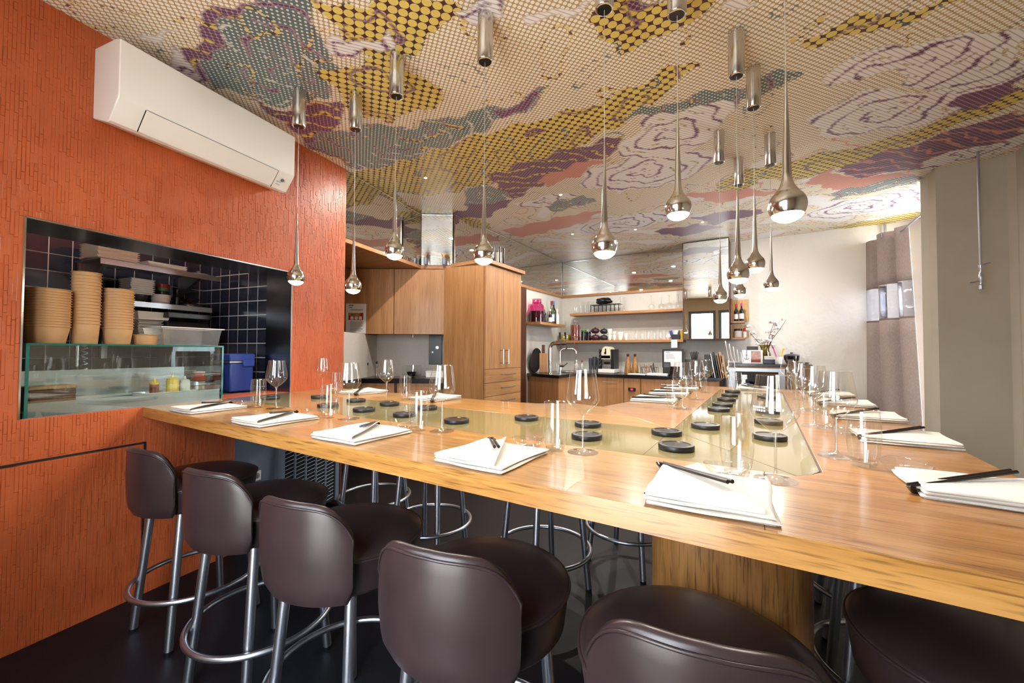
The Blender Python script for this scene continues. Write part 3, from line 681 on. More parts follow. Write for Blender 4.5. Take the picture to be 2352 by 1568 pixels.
for k in range(4):
    for j in range(2):
        c=on_ac(L-.092+.009*k*.8,.55+.16*j); ic.add([c+Vector((0,0,0)),c+Vector((.004,0,0)),c+Vector((.004,.003,-.004)),c+Vector((0,.003,-.004))],[(0,1,2,3)])
ic.build('indicator_marks',M['grey_plate'],ac,smooth=0)
# ------------------------------------------------------------------ place settings
GR='place settings'
wprof=[(0,.0035),(.012,.0045),(.035,.0025),(.0425,.001),(.043,0),(0,0)]
def make_wine():
    o=thing('wine_glass','x','wine glass',group='stemmed wine glasses on the table')
    MB().lathe([(.0034,.097),(.009,.1045),(.021,.114),(.036,.1285),(.0445,.1425),(.0465,.151),(.0455,.163),(.0415,.188),(.0372,.213),(.0350,.228)],40).build('bowl',M['glass'],o,smooth=60)
    MB().tube([(.035*math.cos(2*PI*k/40),.035*math.sin(2*PI*k/40),.228) for k in range(40)],.0005,5,True).build('rim',M['rim'],o)
    MB().lathe([(0,.104),(.006,.102),(.0034,.095),(.0028,.06),(.0032,.02),(.006,.009),(.018,.0045),(.036,.002),(.0425,.0012),(.0425,.0004),(0,.0004)],32).build('stem',M['rim'],o,smooth=60)
    return o
def make_tumbler():
    o=thing('tumbler','x','tumbler',group='clear glass tumblers on the table')
    MB().lathe([(.0235,.006),(.0275,.016),(.0315,.032),(.0345,.062),(.0345,.085),(.033,.112),(.0312,.136)],36).build('wall',M['glass'],o,smooth=60)
    MB().lathe([(0,.0005),(.0225,.0005),(.0245,.004),(.0262,.011),(.024,.0125),(.018,.0095),(0,.0085)],32).build('base',M['rim'],o,smooth=60)
    MB().tube([(.0312*math.cos(2*PI*k/36),.0312*math.sin(2*PI*k/36),.136) for k in range(36)],.0006,5,True).build('rim',M['rim'],o)
    return o
def make_dish():
    o=thing('glass_dish','x','dish',group='small clear glass dishes on the table')
    MB().grid(lambda u,v:((.026+.019*v**.8)*math.cos(2*PI*u)*(1+.06*math.cos(4*PI*u)),(.026+.019*v**.8)*math.sin(2*PI*u)*(1-.06*math.cos(4*PI*u)),.003+.024*v**1.3+.004*v*math.cos(4*PI*u)),32,7,True).build('side',M['glass'],o,smooth=60)
    MB().lathe([(0,.0005),(.025,.0005),(.027,.003),(.024,.0045),(0,.0042)],28).build('base',M['rim'],o,smooth=60)
    MB().tube([((.045)*math.cos(2*PI*k/32)*(1+.06*math.cos(4*PI*k/32)),.045*math.sin(2*PI*k/32)*(1-.06*math.cos(4*PI*k/32)),.027+.004*math.cos(4*PI*k/32)) for k in range(32)],.0009,5,True).build('rim',M['rim'],o)
    return o
def make_rest():
    def fn(u,v):
        a=2*PI*u; r=v; x=.026*r*math.cos(a)*(1+.18*math.cos(a)); y=.0165*r*math.sin(a); z=.0035+.0075*r**2.2+.004*max(0,math.cos(a))*r**3; return (x,y,z)
    def fb(u,v):
        a=2*PI*u; r=1-v*.45; x=.026*r*math.cos(a)*(1+.18*math.cos(a)); y=.0165*r*math.sin(a); q=(1-v)
        zt=.0035+.0075+.004*max(0,math.cos(a)); return (x,y,zt*q if v<1 else 0.0)
    b=MB(); b.grid(fn,28,7,True); b.grid(fb,28,6,True)
    o=b.build('chopstick_rest',M['lacquer'],None,smooth=70); return tag(o,'x','chopstick rest',group='black chopstick rests on the table')
def make_napkin(seed):
    rnd=random.Random(seed); b=MB()
    def layer(x0,x1,y0,y1,zb,zt,amp,ph,rnd_edge=.006):
        # a soft folded slab: rounded near edge, gently wavy top
        nu=13; prof=[]
        def top(u,v):
            x=x0+(x1-x0)*u; y=y0+(y1-y0)*v
            ww=amp*math.sin(7*u+ph)*math.sin(4*v+ph*.7)
            return (x+.004*math.sin(5*v+ph),y+.003*math.sin(6*u+ph),zt+ww)
        def side(u,v):
            # loop u over the perimeter, v from bottom to top with a bulge
            k=u*4; e=int(k)%4; f=k-int(k)
            uu,vv=[(f,0),(1,f),(1-f,1),(0,1-f)][e]
            x,y,z=top(uu,vv); cx,cy=(x0+x1)/2,(y0+y1)/2
            bl=math.sin(PI*v)*rnd_edge*.6; dx,dy=x-cx,y-cy; L=math.hypot(dx,dy)
            return (x+dx/L*bl,y+dy/L*bl,zb+(z-zb)*v)
        b.grid(top,nu,nu); b.grid(side,48,5,True)
        b.grid(lambda u,v:(x0+(x1-x0)*u,y1+(y0-y1)*v,zb),2,2)
    layer(-.100,.100,-.110,.110,.0006,.0070,.0006,seed,.010)
    layer(-.101,.098,-.106,.109,.0082,.0150,.0010,seed+1.3,.010)
    # upper fold: covers the left part, ends in a raised diagonal pocket edge
    def flap(u,v):
        y=-.106+.214*v
        xr=.085-.115*v           # right hand limit runs diagonally
        x=-.102+(xr+.102)*u
        lift=.004+.013*(u**3)*(.35+.65*v)+.0015*math.sin(5*u+7*v+seed)
        return (x,y,.0155+lift)
    b.grid(flap,15,13)
    def flap_under(u,v):
        x,y,z=flap(u,1-v); return (x,y,z-.0022)
    b.grid(flap_under,15,13)
    def edge(u,v):
        x,y,z=flap(0,u); return (x-.003*math.sin(PI*v),y,.0152+(z-.0152)*v)
    b.grid(edge,13,4)
    def edge2(u,v):
        x,y,z=flap(u,0); return (x,y-.004*math.sin(PI*v),.0152+(z-.0152)*v)
    b.grid(edge2,13,4)
    o=b.build('napkin',M['cloth'],None,smooth=60); return tag(o,'x','napkin',group='folded napkins at the places')
def make_stick(side):
    b=MB(); b.tube([(0,0,0),(.11,0,0),(.225,0,0)],[.0026,.0034,.004],8)
    o=b.build('chopstick',M['stick'],None,smooth=60); return tag(o,'x','chopstick',group='black chopsticks')
wine0,tum0,dish0,rest0,stick0=make_wine(),make_tumbler(),make_dish(),make_rest(),make_stick(0)
protos={'w':wine0,'t':tum0,'d':dish0,'r':rest0,'s':stick0}; used=set()
def put(k,loc,rz,label):
    p=protos[k]
    if k not in used: used.add(k); p.location=loc; p.rotation_euler=(0,0,rz); p['label']=label; return p
    return dup(p,loc,rz,label)
nap=[make_napkin(s) for s in (1,2,3)]; nap_used=[False]*3; nap_i=[0]
def put_napkin(loc,rz,label):
    i=nap_i[0]%3; nap_i[0]+=1
    if not nap_used[i]: nap_used[i]=True; o=nap[i]; o.location=loc; o.rotation_euler=(0,0,rz); o['label']=label
    else: o=dup(nap[i],loc,rz,label)
    return o
def sticks(x0,y0,x1,y1,place,z0=.0160,z1=.0400):
    # tips lie on the rest, handles on the napkin
    ang=math.atan2(y1-y0,x1-x0); L=.225; tilt=-math.asin((z1-z0)/L)
    for q in (-.005,.005):
        o=put('s',(x0-math.sin(ang)*q,y0+math.cos(ang)*q,TZ+z0),0,'black chopstick of the pair '+place)
        o.rotation_euler=(0,tilt,ang)
# seats: name, napkin centre+turn, wine, tumbler, dish, rest
seats=[('at the near edge, first place from the orange wall',(-2.20,.885,.03),(-1.983,1.076),(-2.099,1.053),(-2.14,1.02),(-2.285,1.005)),
 ('at the near edge, second place from the orange wall',(-1.635,.885,0),(-1.438,1.073),(-1.534,1.048),(-1.60,1.02),(-1.722,1.012)),
 ('at the near edge, third place from the orange wall',(-1.12,.89,.02),(-.951,1.085),(-1.03,1.053),(-1.10,1.045),(-1.205,1.012)),
 ('at the near edge, fourth place from the orange wall',(-.605,.888,-.03),(-.427,1.07),(-.499,1.044),(-.575,1.03),(-.695,1.015)),
 ('at the near edge, fifth place from the orange wall',(-.09,.885,.05),(.021,1.067),(-.053,1.057),(-.072,1.030),(-.195,1.005)),
 ('at the right edge, closest to the camera',(.37,1.185,PI/2),(.166,1.403),(.209,1.317),(.278,1.282),(.262,1.125)),
 ('at the right edge, second place from the camera',(.375,1.765,PI/2),(.164,1.934),(.19,1.872),(.25,1.80),(.272,1.70)),
 ('at the right edge, third place from the camera',(.375,2.29,PI/2),(.164,2.46),(.19,2.40),(.25,2.33),(.262,2.20)),
 ('at the right edge, fourth place from the camera',(.375,2.82,PI/2),(.164,2.98),(.195,2.93),(.25,2.87),(.262,2.73)),
 ('at the right edge, farthest place from the camera',(.375,3.36,PI/2),(.150,3.56),(.195,3.46),(.25,3.40),(.262,3.27)),
 ('on the inner edge of the long wing, nearest place',(-.535,2.43,-PI/2),(-.340,2.159),(-.392,2.21),(-.41,2.33),(-.425,2.52)),
 ('on the inner edge of the long wing, middle place',(-.535,2.88,-PI/2),(-.338,2.638),(-.405,2.72),(-.41,2.81),(-.425,2.97)),
 ('on the inner edge of the long wing, farthest place',(-.535,3.33,-PI/2),(-.336,3.121),(-.385,3.20),(-.41,3.27),(-.425,3.42)),
 ('at the far end of the long wing',(-.07,3.62,PI),(-.212,3.304),(-.165,3.38),(-.13,3.50),(.025,3.535)),
 ('on the rear near-wing edge, by the orange wall',(-2.25,1.79,PI),(-2.446,1.622),(-2.375,1.67),(-2.34,1.72),(-2.16,1.66)),
 ('on the rear near-wing edge, second place',(-1.62,1.79,PI-.1),(-1.78,1.568),(-1.735,1.665),(-1.70,1.70),(-1.53,1.665))]
for nm,(nx,ny,nr),w,t_,d,r in seats:
    pn=nm if not nm.startswith('on the ') else nm
    put_napkin((nx,ny,TZ),nr,'folded white napkin '+nm)
    put('w',(*w,TZ),0,'stemmed wine glass '+nm)
    put('t',(*t_,TZ),0,'clear water tumbler '+nm)
    put('d',(*d,TZ),nr+.3,'small clear glass dish '+nm)
    put('r',(*r,TZ),nr+2.4,'black chopstick rest '+nm)
    c,s=math.cos(nr),math.sin(nr)
    ex,ey=nx+c*.055-s*(-.055),ny+s*.055+c*(-.055)
    L=math.hypot(ex-r[0],ey-r[1]); ux,uy=(ex-r[0])/L,(ey-r[1])/L
    sticks(r[0]-ux*.018,r[1]-uy*.018,ex,ey,nm)
# etched marks on the nearest wine glass
et=MB()
for row in range(2):
    for k in range(6):
        a=-PI/2-.55-.5516+.12*k; z=.158-.0065*row; R_=.0459-.0006*row
        et.add([(R_*math.cos(a),R_*math.sin(a),z),(R_*math.cos(a+.085),R_*math.sin(a+.085),z),(R_*math.cos(a+.085),R_*math.sin(a+.085),z+.0042),(R_*math.cos(a),R_*math.sin(a),z+.0042)],[(0,1,2,3)])
for o in list(bpy.data.objects):
    if o.get('label')=='stemmed wine glass at the near edge, fifth place from the orange wall':
        et.build('etched_mark',M['white'],o,smooth=0)
# ------------------------------------------------------------------ coasters
def make_coaster():
    o=thing('coaster','x','coaster',group='round black coasters on the glass inlay')
    MB().lathe([(0,.0005),(.047,.0005),(.049,.003),(.049,.013),(.047,.0155),(.041,.0158),(.040,.0140),(0,.0138)],40).build('disc',M['coaster'],o,smooth=40)
    MB().lathe([(.0405,.0137),(.0405,.0152),(.0385,.0152),(.0385,.0137)],40,None,True).build('ring',M['coaster_ring'],o,smooth=40)
    MB().lathe([(.0385,.0141),(0,.0146)],40).build('plate',M['coaster_top'],o,smooth=40)
    return o
c0=make_coaster(); first=True
rows=[('front row of the near inlay',1.252,[-1.84,-1.57,-1.307,-1.023,-.486,-.215],'from the orange wall'),
      ('rear row of the near inlay',1.458,[-2.219,-1.893,-1.631,-1.373,-.826,-.561,-.281],'from the orange wall')]
ords=['first','second','third','fourth','fifth','sixth','seventh']
cl=[]
for nm,y,xs,ref in rows:
    for k,x in enumerate(xs): cl.append((x,y,'round black coaster, %s %s, %s'%(ords[k],ref,nm)))
for k,y in enumerate([1.661,2.186,2.39,2.668,2.948,3.237]): cl.append((-.183,y,'round black coaster, %s from the front in the left row of the long inlay'%ords[k]))
for k,y in enumerate([1.564,1.901,2.236,2.961]): cl.append((.015,y,'round black coaster, %s from the front in the right row of the long inlay'%ords[k]))
cl.append((-2.40,1.27,'round black coaster lying beside the hatch, left of all other coasters'))
for k,(x,y,lb) in enumerate(cl):
    if k==0: c0.location=(x,y,TZ-.0006); c0['label']=lb
    else: dup(c0,(x,y,TZ-.0006),k*.7,lb)
# ------------------------------------------------------------------ generic small things
def lat(name,label,cat,loc,parts,group=None,rz=0):
    o=thing(name,label,cat,loc,rz,group)
    for pn,prof,mt in parts: MB().lathe(prof,28).build(pn,M[mt],o,smooth=40)
    return o
def cyl(r,z0,z1,e=.002): return [(0,z0),(r-e,z0),(r,z0+e),(r,z1-e),(r-e,z1),(0,z1)]
def bottle(label,loc,R,H,body,cap,labelmat=None,group=None,neck=.34,name='bottle'):
    rn=min(R*.36,.015); zs=H*(1-neck)
    pr=[(0,.001),(R*.95,.001),(R,.004),(R,zs*.82),(R*.93,zs*.9),(R*.6,zs),(rn,zs+.03*H/.3),(rn,H*.93),(rn*1.15,H*.94),(rn*1.15,H*.96),(0,H*.96)]
    o=lat(name,label,'bottle',loc,[('body',pr,body),('cap',[(rn*1.22,H*.84),(rn*1.25,H*.85),(rn*1.25,H),(0,H)],cap)],group)
    if labelmat: MB().lathe([(R*1.01,zs*.18),(R*1.012,zs*.19),(R*1.012,zs*.62),(R*1.01,zs*.63)],28).build('paper_label',M[labelmat],o)
    return o
def sq_plate(w,d,h,lip=.006):
    b=MB(); b.box(-w/2+.01,w/2-.01,-d/2+.01,d/2-.01,0,.003)
    vs=[(-w/2+.01,-d/2+.01,.003),(w/2-.01,-d/2+.01,.003),(w/2-.01,d/2-.01,.003),(-w/2+.01,d/2-.01,.003),(-w/2,-d/2,h),(w/2,-d/2,h),(w/2,d/2,h),(-w/2,d/2,h)]
    b.add(vs,[(0,1,5,4),(1,2,6,5),(2,3,7,6),(3,0,4,7)]); b.add([(x,y,z+.002) for x,y,z in vs],[(0,4,5,1),(1,5,6,2),(2,6,7,3),(3,7,4,0)]); return b
# ------------------------------------------------------------------ kitchen pass: counter, display case, bowls, shelves
kc=thing('kitchen_counter','stainless steel counter inside the serving hatch','counter',wp(0,0,0),KR)
MB().box(-.403,.81,.003,.925,.875,.902).build('worktop',M['steel'],kc,smooth=0)
MB().box(-1.19,.81,.26,.925,.06,.875).build('cabinet_front',M['steel'],kc,smooth=0)
dc=thing('display_case','glass topped refrigerated display case in the serving hatch','display case',wp(0,0,0),KR)
a,b_,zt=-.392,.372,1.205
MB().box(a,b_,.008,.36,.9025,.925).build('floor_tray',M['steel'],dc,smooth=0)
MB().box(a+.012,b_-.012,.006,.012,.9025,.962).build('front_strip',M['steel'],dc,smooth=0)
MB().box(a,b_,.0,.005,.905,zt-.008).build('front_glass',M['case_glass'],dc,smooth=0)
MB().box(b_-.005,b_,.006,.36,.905,zt-.008).build('side_glass',M['case_glass'],dc,smooth=0)
MB().box(a,b_,0,.37,zt-.008,zt).build('top_glass',M['case_glass'],dc,smooth=0)
e=MB(); e.box(a,b_,-.0015,0,zt-.008,zt); e.box(b_-.008,b_+.001,-.0015,.0,.905,zt); e.box(a,a+.010,-.0015,0,.905,zt); e.box(b_,b_+.0015,0,.37,zt-.008,zt); e.box(b_,b_+.0015,0,.008,.905,zt)
e.build('glass_edge',M['glass_edge'],dc,smooth=0)
MB().box(a,b_,.35,.36,.925,1.08).build('rear_panel',M['steel'],dc,smooth=0)
MB().box(-.37,.30,.20,.34,.925,.95).build('cooling_pan',M['steel'],dc,smooth=0)
br=thing('wooden_box','brown box at the left end inside the display case','box',wp(-.29,.10,.9255),KR)
MB().box(-.07,.07,-.05,.05,0,.085).build('box_body',M['cab_dark'],br,bevel=.004); MB().box(-.072,.072,-.052,.052,.085,.10).build('lid',M['cab'],br,bevel=.004)
ty=sq_plate(.24,.12,.035).build('serving_tray',M['porcelain'],None,wp(.155,.115,.9255),KR,smooth=0); tag(ty,'white tray holding sauce bottles inside the display case','tray')
def squeeze(label,s,d,mat,cap,R=.024,H=.105,z=.929):
    return lat('sauce_bottle',label,'bottle',wp(s,d,z),[('body',[(0,0),(R,.0005),(R,H*.7),(R*.9,H*.74),(0,H*.74)],mat),('nozzle',[(R*.92,H*.735),(R*.9,H*.8),(.007,H*.84),(.003,H),(0,H)],cap)],'sauce bottles in the display case')
M['mustard']=P('mustard',(222,186,84),.4); M['sauce_red']=P('red_sauce',(120,28,30),.4); M['clear_pl']=P('milky_plastic',(196,190,184),.35); M['chili']=P('chili',(140,52,42),.4)
squeeze('yellow sauce squeeze bottle on the white tray',.175,.10,'mustard','mustard',.0265,.125)
squeeze('dark red sauce squeeze bottle with yellow nozzle on the white tray',.095,.10,'sauce_red','mustard',.019,.10)
squeeze('milky squeeze bottle right of the yellow one',.235,.10,'clear_pl','clear_pl',.024,.11)
squeeze('small brown sauce bottle behind the red one',.125,.16,'cab_dark','mustard',.02,.105)
pt=lat('steel_pot','round steel pot with rim inside the display case','pot',wp(.315,.12,.9255),[('body',[(0,0),(.036,0),(.036,.055),(.040,.058),(.040,.078),(.046,.082),(0,.082)],'steel')])
cp=lat('spice_tub','stacked tubs of red chili on the steel pot','tub',wp(.318,.12,1.008),[('lower_tub',[(0,0),(.030,0),(.034,.022),(0,.022)],'chili'),('upper_tub',[(0,.022),(.024,.022),(.027,.045),(0,.045)],'chili'),('lid',[(.028,.045),(.028,.05),(0,.052)],'clear_pl')])
# kraft paper bowl stacks
ORD=['first','second','third','fourth','fifth','sixth','seventh','eighth','ninth','tenth','eleventh','twelfth','thirteenth','fourteenth','fifteenth','sixteenth','seventeenth','eighteenth']
def bowl_stack(s,d,rt,rb,hb,n,step,desc):
    prof=[(0,.002),(rb-.002,.0),(rb,.002),(rt-.003,hb-.004),(rt,hb-.004),(rt+.0015,hb-.0015),(rt,hb),(rt-.004,hb-.001),(rb-.002,.005),(0,.005)]
    me=MB().lathe(prof,36).mesh('paper_bowl',50); me.materials.append(M['kraft'])
    for k in range(n):
        o=bpy.data.objects.new('paper_bowl',me); COL.objects.link(o); o.location=wp(s,d,1.2055+k*step)
        nm='bottom bowl' if k==0 else ('top bowl' if k==n-1 else 'bowl, %s from the bottom,'%ORD[k])
        tag(o,'brown paper %s in the %s'%(nm,desc),'bowl','brown paper bowls: '+desc)
bowl_stack(-.288,.15,.078,.062,.075,15,.0115,'wide stack at the left')
bowl_stack(-.158,.15,.052,.043,.095,17,.0148,'tallest narrow stack')
bowl_stack(-.038,.15,.058,.046,.080,15,.0136,'middle stack of medium width')
bowl_stack(.075,.15,.052,.044,.052,1,.01,'single low pile')
for o in bpy.data.objects:
    if o.get('group','').endswith('single low pile'): o['label']='single low brown paper bowl beside the plastic tub'; del o['group']
M['tubplastic']=thin_glass('milky_tub',(.72,.70,.66),.25,1.5,3.0)
tb=thing('plastic_tub','long translucent plastic tub on top of the display case','tub',wp(.265,.17,1.2055),KR)
b=MB(); b.prism([(-.135,-.075),(.135,-.075),(.135,.075),(-.135,.075)],0,.003); 
vs=[(-.135,-.075,0),(.135,-.075,0),(.135,.075,0),(-.135,.075,0),(-.15,-.088,.095),(.15,-.088,.095),(.15,.088,.095),(-.15,.088,.095)]
b.add(vs,[(0,1,5,4),(1,2,6,5),(2,3,7,6),(3,0,4,7)]); b.build('body',M['tubplastic'],tb,smooth=0)
b=MB(); b.box(-.16,.16,-.097,-.086,.093,.098); b.box(-.16,.16,.086,.097,.093,.098); b.box(-.16,-.148,-.086,.086,.093,.098); b.box(.148,.16,-.086,.086,.093,.098); b.build('rim',M['clear_pl'],tb,smooth=0)
bp=thing('order_printer','black wedge shaped machine behind the plastic tub','machine',wp(.45,.47,1.205),KR)
b=MB(); b.add([(-.14,-.10,0),(.14,-.10,0),(.14,.10,0),(-.14,.10,0),(-.11,.0,.15),(.12,.0,.15),(.12,.10,.17),(-.11,.10,.17)],[(0,3,2,1),(4,5,6,7),(0,1,5,4),(1,2,6,5),(2,3,7,6),(3,0,4,7)]); b.build('body',M['black'],bp,smooth=0,bevel=.004)
MB().box(-.115,.125,-.02,.10,.172,.205).build('top_cover',M['black'],bp,bevel=.004); MB().box(-.09,-.05,-.078,-.06,.03,.036).build('badge',M['red'],bp,smooth=0)
sd_=thing('stand','black stand behind the display case carrying the wedge shaped machine','stand',wp(.45,.47,.9025),KR)
MB().box(-.12,.12,-.08,.08,.27,.30).build('shelf_board',M['steel_dark'],sd_,smooth=0)
for q in (-.11,.11): MB().box(q-.01,q+.01,-.07,.07,0,.27).build('side_leg',M['steel_dark'],sd_,smooth=0)
# cooler
cb=thing('cool_box','blue plastic cool box with lid at the right end of the hatch','cool box',wp(.69,.42,.9025),KR-.12)
MB().box(-.075,.075,-.15,.15,.004,.195).build('body',M['blue'],cb,bevel=.012); MB().box(-.08,.08,-.155,.155,.205,.255).build('lid',M['blue_lid'],cb,bevel=.008)
MB().box(-.078,.078,-.152,.152,.195,.206).build('seal',M['steel'],cb,smooth=0); MB().box(.0,.07,-.168,-.15,.17,.215).build('handle',M['blue_lid'],cb,bevel=.004)
# wall shelves
def wshelf(z,s0,s1,d0,label):
    o=thing('steel_shelf',label,'shelf',wp(0,0,z),KR)
    MB().box(s0,s1,d0,.90,-.004,0).build('board',M['steel'],o,smooth=0); MB().box(s0,s1,d0-.004,d0,-.032,0).build('front_lip',M['steel'],o,smooth=0)
    for q in (s0+.05,s1-.1): 
        g=MB(); g.prism([(d0+.02,0),(.90,0),(.90,-.14)],-.012,.012,Tr(q,0,-.005)@Matrix(((0,0,1,0),(1,0,0,0),(0,1,0,0),(0,0,0,1)))); g.build('bracket',M['steel'],o,smooth=0)
    MB().box(s0+.02,s0+.05,.90,.922,-.35,.0).build('rail',M['steel'],o,smooth=0)
wshelf(1.700,.085,.74,.62,'upper steel wall shelf with white plate stacks in the kitchen')
wshelf(1.475,.20,.70,.64,'lower steel wall shelf with dishes in the kitchen')
def stack(name,label,n,w,d,h,step,s,dd,z,mat='porcelain',rot=0,cat='plate'):
    me=sq_plate(w,d,h).mesh(name,0); me.materials.append(M[mat])
    for k in range(n):
        o=bpy.data.objects.new(name,me); COL.objects.link(o); o.location=wp(s,dd,z+.001+k*step); o.rotation_euler=(0,0,KR+rot+random.uniform(-.03,.03))
        tag(o,label%(['lowest','second lowest','third lowest','fourth lowest','fifth lowest','sixth lowest','seventh lowest','eighth lowest','ninth lowest','tenth lowest'][k]),cat,'stack: '+label%'')
stack('serving_plate','white square plate, %s in the big stack on the upper kitchen shelf',8,.20,.20,.009,.0120,.185,.75,1.700)
stack('serving_tray','white flat tray, %s in the low pile on the upper kitchen shelf',3,.22,.17,.012,.011,.44,.74,1.700,cat='tray')
stack('serving_plate','white curved plate, %s in the loose stack on the lower kitchen shelf',7,.13,.13,.012,.0135,.335,.78,1.53)
lat('serving_bowl','black bowl under the loose plate stack on the lower kitchen shelf','bowl',wp(.335,.78,1.476),[('body',[(0,0),(.035,0),(.055,.045),(.055,.052),(.05,.048),(0,.01)],'black')])
lat('serving_bowl','ribbed white bowls beside the black one on the lower kitchen shelf','bowl',wp(.455,.76,1.476),[('body',[(0,0),(.04,0),(.05,.02),(.047,.022),(.052,.042),(.049,.044),(.055,.066),(.05,.066),(0,.02)],'porcelain')])
lat('spice_jar','jar with red and green lids on the lower kitchen shelf','jar',wp(.50,.83,1.476),[('body',cyl(.036,0,.10),'black'),('green_band',cyl(.037,.10,.125),'green'),('lid',cyl(.038,.125,.148),'red')])
bottle('small dark bottle next to the red lidded jar',wp(.57,.80,1.476),.018,.12,'black','black')
lat('pan','dark grey pan at the right end of the lower kitchen shelf','pan',wp(.63,.76,1.476),[('stacked_plates',[(0,0),(.07,0),(.075,.008),(.07,.01),(.075,.02),(.06,.022),(0,.022)],'steel_dark'),('bowl',[(0,.023),(.03,.023),(.055,.06),(.05,.06),(0,.03)],'smoke')])
lat('steel_platter','round steel platter lying on the right end of the upper shelf','platter',wp(.655,.72,1.7005),[('disc',[(0,.0),(.085,0),(.088,.006),(.06,.014),(0,.018)],'steel'),('knob',[(.006,.016),(.006,.026),(.014,.03),(0,.036)],'steel')])
gn=sq_plate(.17,.11,.045).build('food_container',M['porcelain'],None,wp(.29,.55,1.36),KR,smooth=0); tag(gn,'white food container standing on plates under the lower kitchen shelf','container')
stack('dinner_plate','grey plate, %s in the pile under the white food container',9,.13,.12,.014,.0165,.27,.55,1.2055,'clear_pl')
def kitchen_tap():
    o=thing('spray_tap','chrome spray tap standing behind the paper bowls','tap',wp(.0,.62,.9025),KR)
    MB().tube([(0,0,0),(0,0,.66)],.011,12).build('riser',M['chrome'],o)
    MB().lathe([(0,.645),(.02,.65),(.024,.665),(.022,.685),(0,.69)],20).build('spray_head',M['chrome'],o)
    pts=[(.03+.014*math.cos(k*.9),.014*math.sin(k*.9),.12+.004*k) for k in range(130)]
    MB().tube(pts,.003,5).build('spring_hose',M['steel'],o)
kitchen_tap()
kl=thing('added_tube_lamp','unseen tube lamp added to light the kitchen','lamp',wp(.1,.55,2.36),KR)  # out of view, added to brighten the kitchen
MB().box(-.5,.5,-.05,.05,.02,.038).build('housing',M['white'],kl,smooth=0)
M['added_tube_glow']=P('added_tube_glow',(255,250,240),.4,emit=(255,246,232),es=KITCHEN_E)
MB().tube([(-.48,0,0),(.48,0,0)],.018,12).build('tube',M['added_tube_glow'],kl)
# ------------------------------------------------------------------ alcove cupboards (local x = t along fronts, y = back)
def in_al(t,d,z=0): return (A0[0]+t*math.cos(AR)-d*math.sin(AR),A0[1]+t*math.sin(AR)+d*math.cos(AR),z)
uc=[]
for (t0,t1,lb) in ((-.83,-.274,'left honey wood upper cupboard carrying the printed notice'),(-.270,.272,'right honey wood upper cupboard beside the tall cupboard')):
    o=thing('upper_cupboard',lb,'cupboard',in_al(0,0,0),AR)
    MB().box(t0,t1,.02,.345,1.36,2.033).build('body',M['cab'],o,smooth=0)
    MB().box(t0+.002,t1-.002,0,.019,1.355,2.026).build('door',M['cab'],o,smooth=0,bevel=.0015)
lk=lat('cupboard_spot','small steel spotlight under the right upper cupboard','lamp',in_al(-.10,.12,1.325),[('body',[(0,0),(.009,0),(.009,.03),(0,.035)],'steel')])
nt=thing('printed_notice','white printed notice sheet with a red and yellow box on the cupboard door','notice',in_al(-.655,-.002,0),AR)
MB().box(-.105,.10,-.001,.001,1.358,1.665).build('sheet',M['paper'],nt,smooth=0)
M['ink']=P('grey_ink',(110,108,116),.8); M['ink_dark']=P('dark_ink',(58,54,62),.8); M['red_print']=P('red_print',(160,26,44),.7); M['yellow_print']=P('yellow_print',(214,168,50),.7)
g=MB(); g.box(-.078,.072,-.0018,-.001,1.497,1.570); g.build('red_box',M['red_print'],nt,smooth=0)
g=MB(); g.box(-.070,.036,-.0022,-.0018,1.542,1.568); g.build('yellow_band',M['yellow_print'],nt,smooth=0)
g=MB(); g.box(-.06,.02,-.0026,-.0022,1.556,1.563); g.box(-.06,-.005,-.0026,-.0022,1.546,1.552); g.box(.022,.03,-.0026,-.0022,1.548,1.562); g.build('headline',M['ink_dark'],nt,smooth=0)
for k in range(3): MB().box(-.058+.042*k,-.026+.042*k,-.0022,-.0018,1.502,1.534).build('white_square',M['paper'],nt,smooth=0)
g=MB(); g.box(-.078,-.03,-.0018,-.001,1.642,1.650); g.box(-.078,-.04,-.0018,-.001,1.622,1.628); g.build('title_line',M['ink_dark'],nt,smooth=0)
g=MB()
for k in range(2): g.box(-.06,.07,-.0016,-.001,1.592+.012*k,1.596+.012*k)
for k in range(9): g.box(-.062,.068 if k%3 else .05,-.0016,-.001,1.385+.0112*k,1.389+.0112*k)
g.build('text_line',M['ink'],nt,smooth=0)
ct=thing('bar_counter','dark stone counter with honey wood base below the upper cupboards','counter',in_al(0,0,0),AR)
MB().box(-1.0,.25,-.10,.345,.862,.906).build('worktop',M['stone'],ct,smooth=0,bevel=.002)
MB().box(-1.0,.20,-.06,.345,.0,.862).build('base',M['cab_dark'],ct,smooth=0)  # dark colour stands in for the shade down here
for q in (-.45,.0): MB().box(q-.21,q+.21,-.08,-.061,.10,.855).build('door',M['cab'],ct,smooth=0)
for q in (-.30,-.14): MB().tube([(q,-.10,.62),(q,-.10,.80)],.005,8).build('handle',M['steel'],ct)
pn=thing('switch_panel','black switch panel with round knob on the grey alcove wall','panel',in_al(.105,.343,1.2),AR)
MB().box(-.072,.072,-.018,0,-.165,.165).build('plate',M['black'],pn,smooth=0,bevel=.003); MB().lathe([(0,-.004),(.018,-.004),(.018,.008),(0,.01)],20,Tr(.02,-.022,.02)@Rx(PI/2)).build('knob',M['steel'],pn)
MB().lathe([(0,-.002),(.01,-.002),(.01,.006),(0,.006)],16,Tr(-.03,-.02,-.03)@Rx(PI/2)).build('key_lock',M['steel_dark'],pn)
bx=thing('storage_box','white low box on the dark counter by the tall cupboard','box',in_al(.17,.14,.9065),AR); MB().box(-.12,.10,-.08,.08,0,.055).build('body',M['white'],bx,bevel=.004); MB().box(-.122,.102,-.082,.082,.055,.068).build('lid',M['porcelain'],bx,bevel=.003)
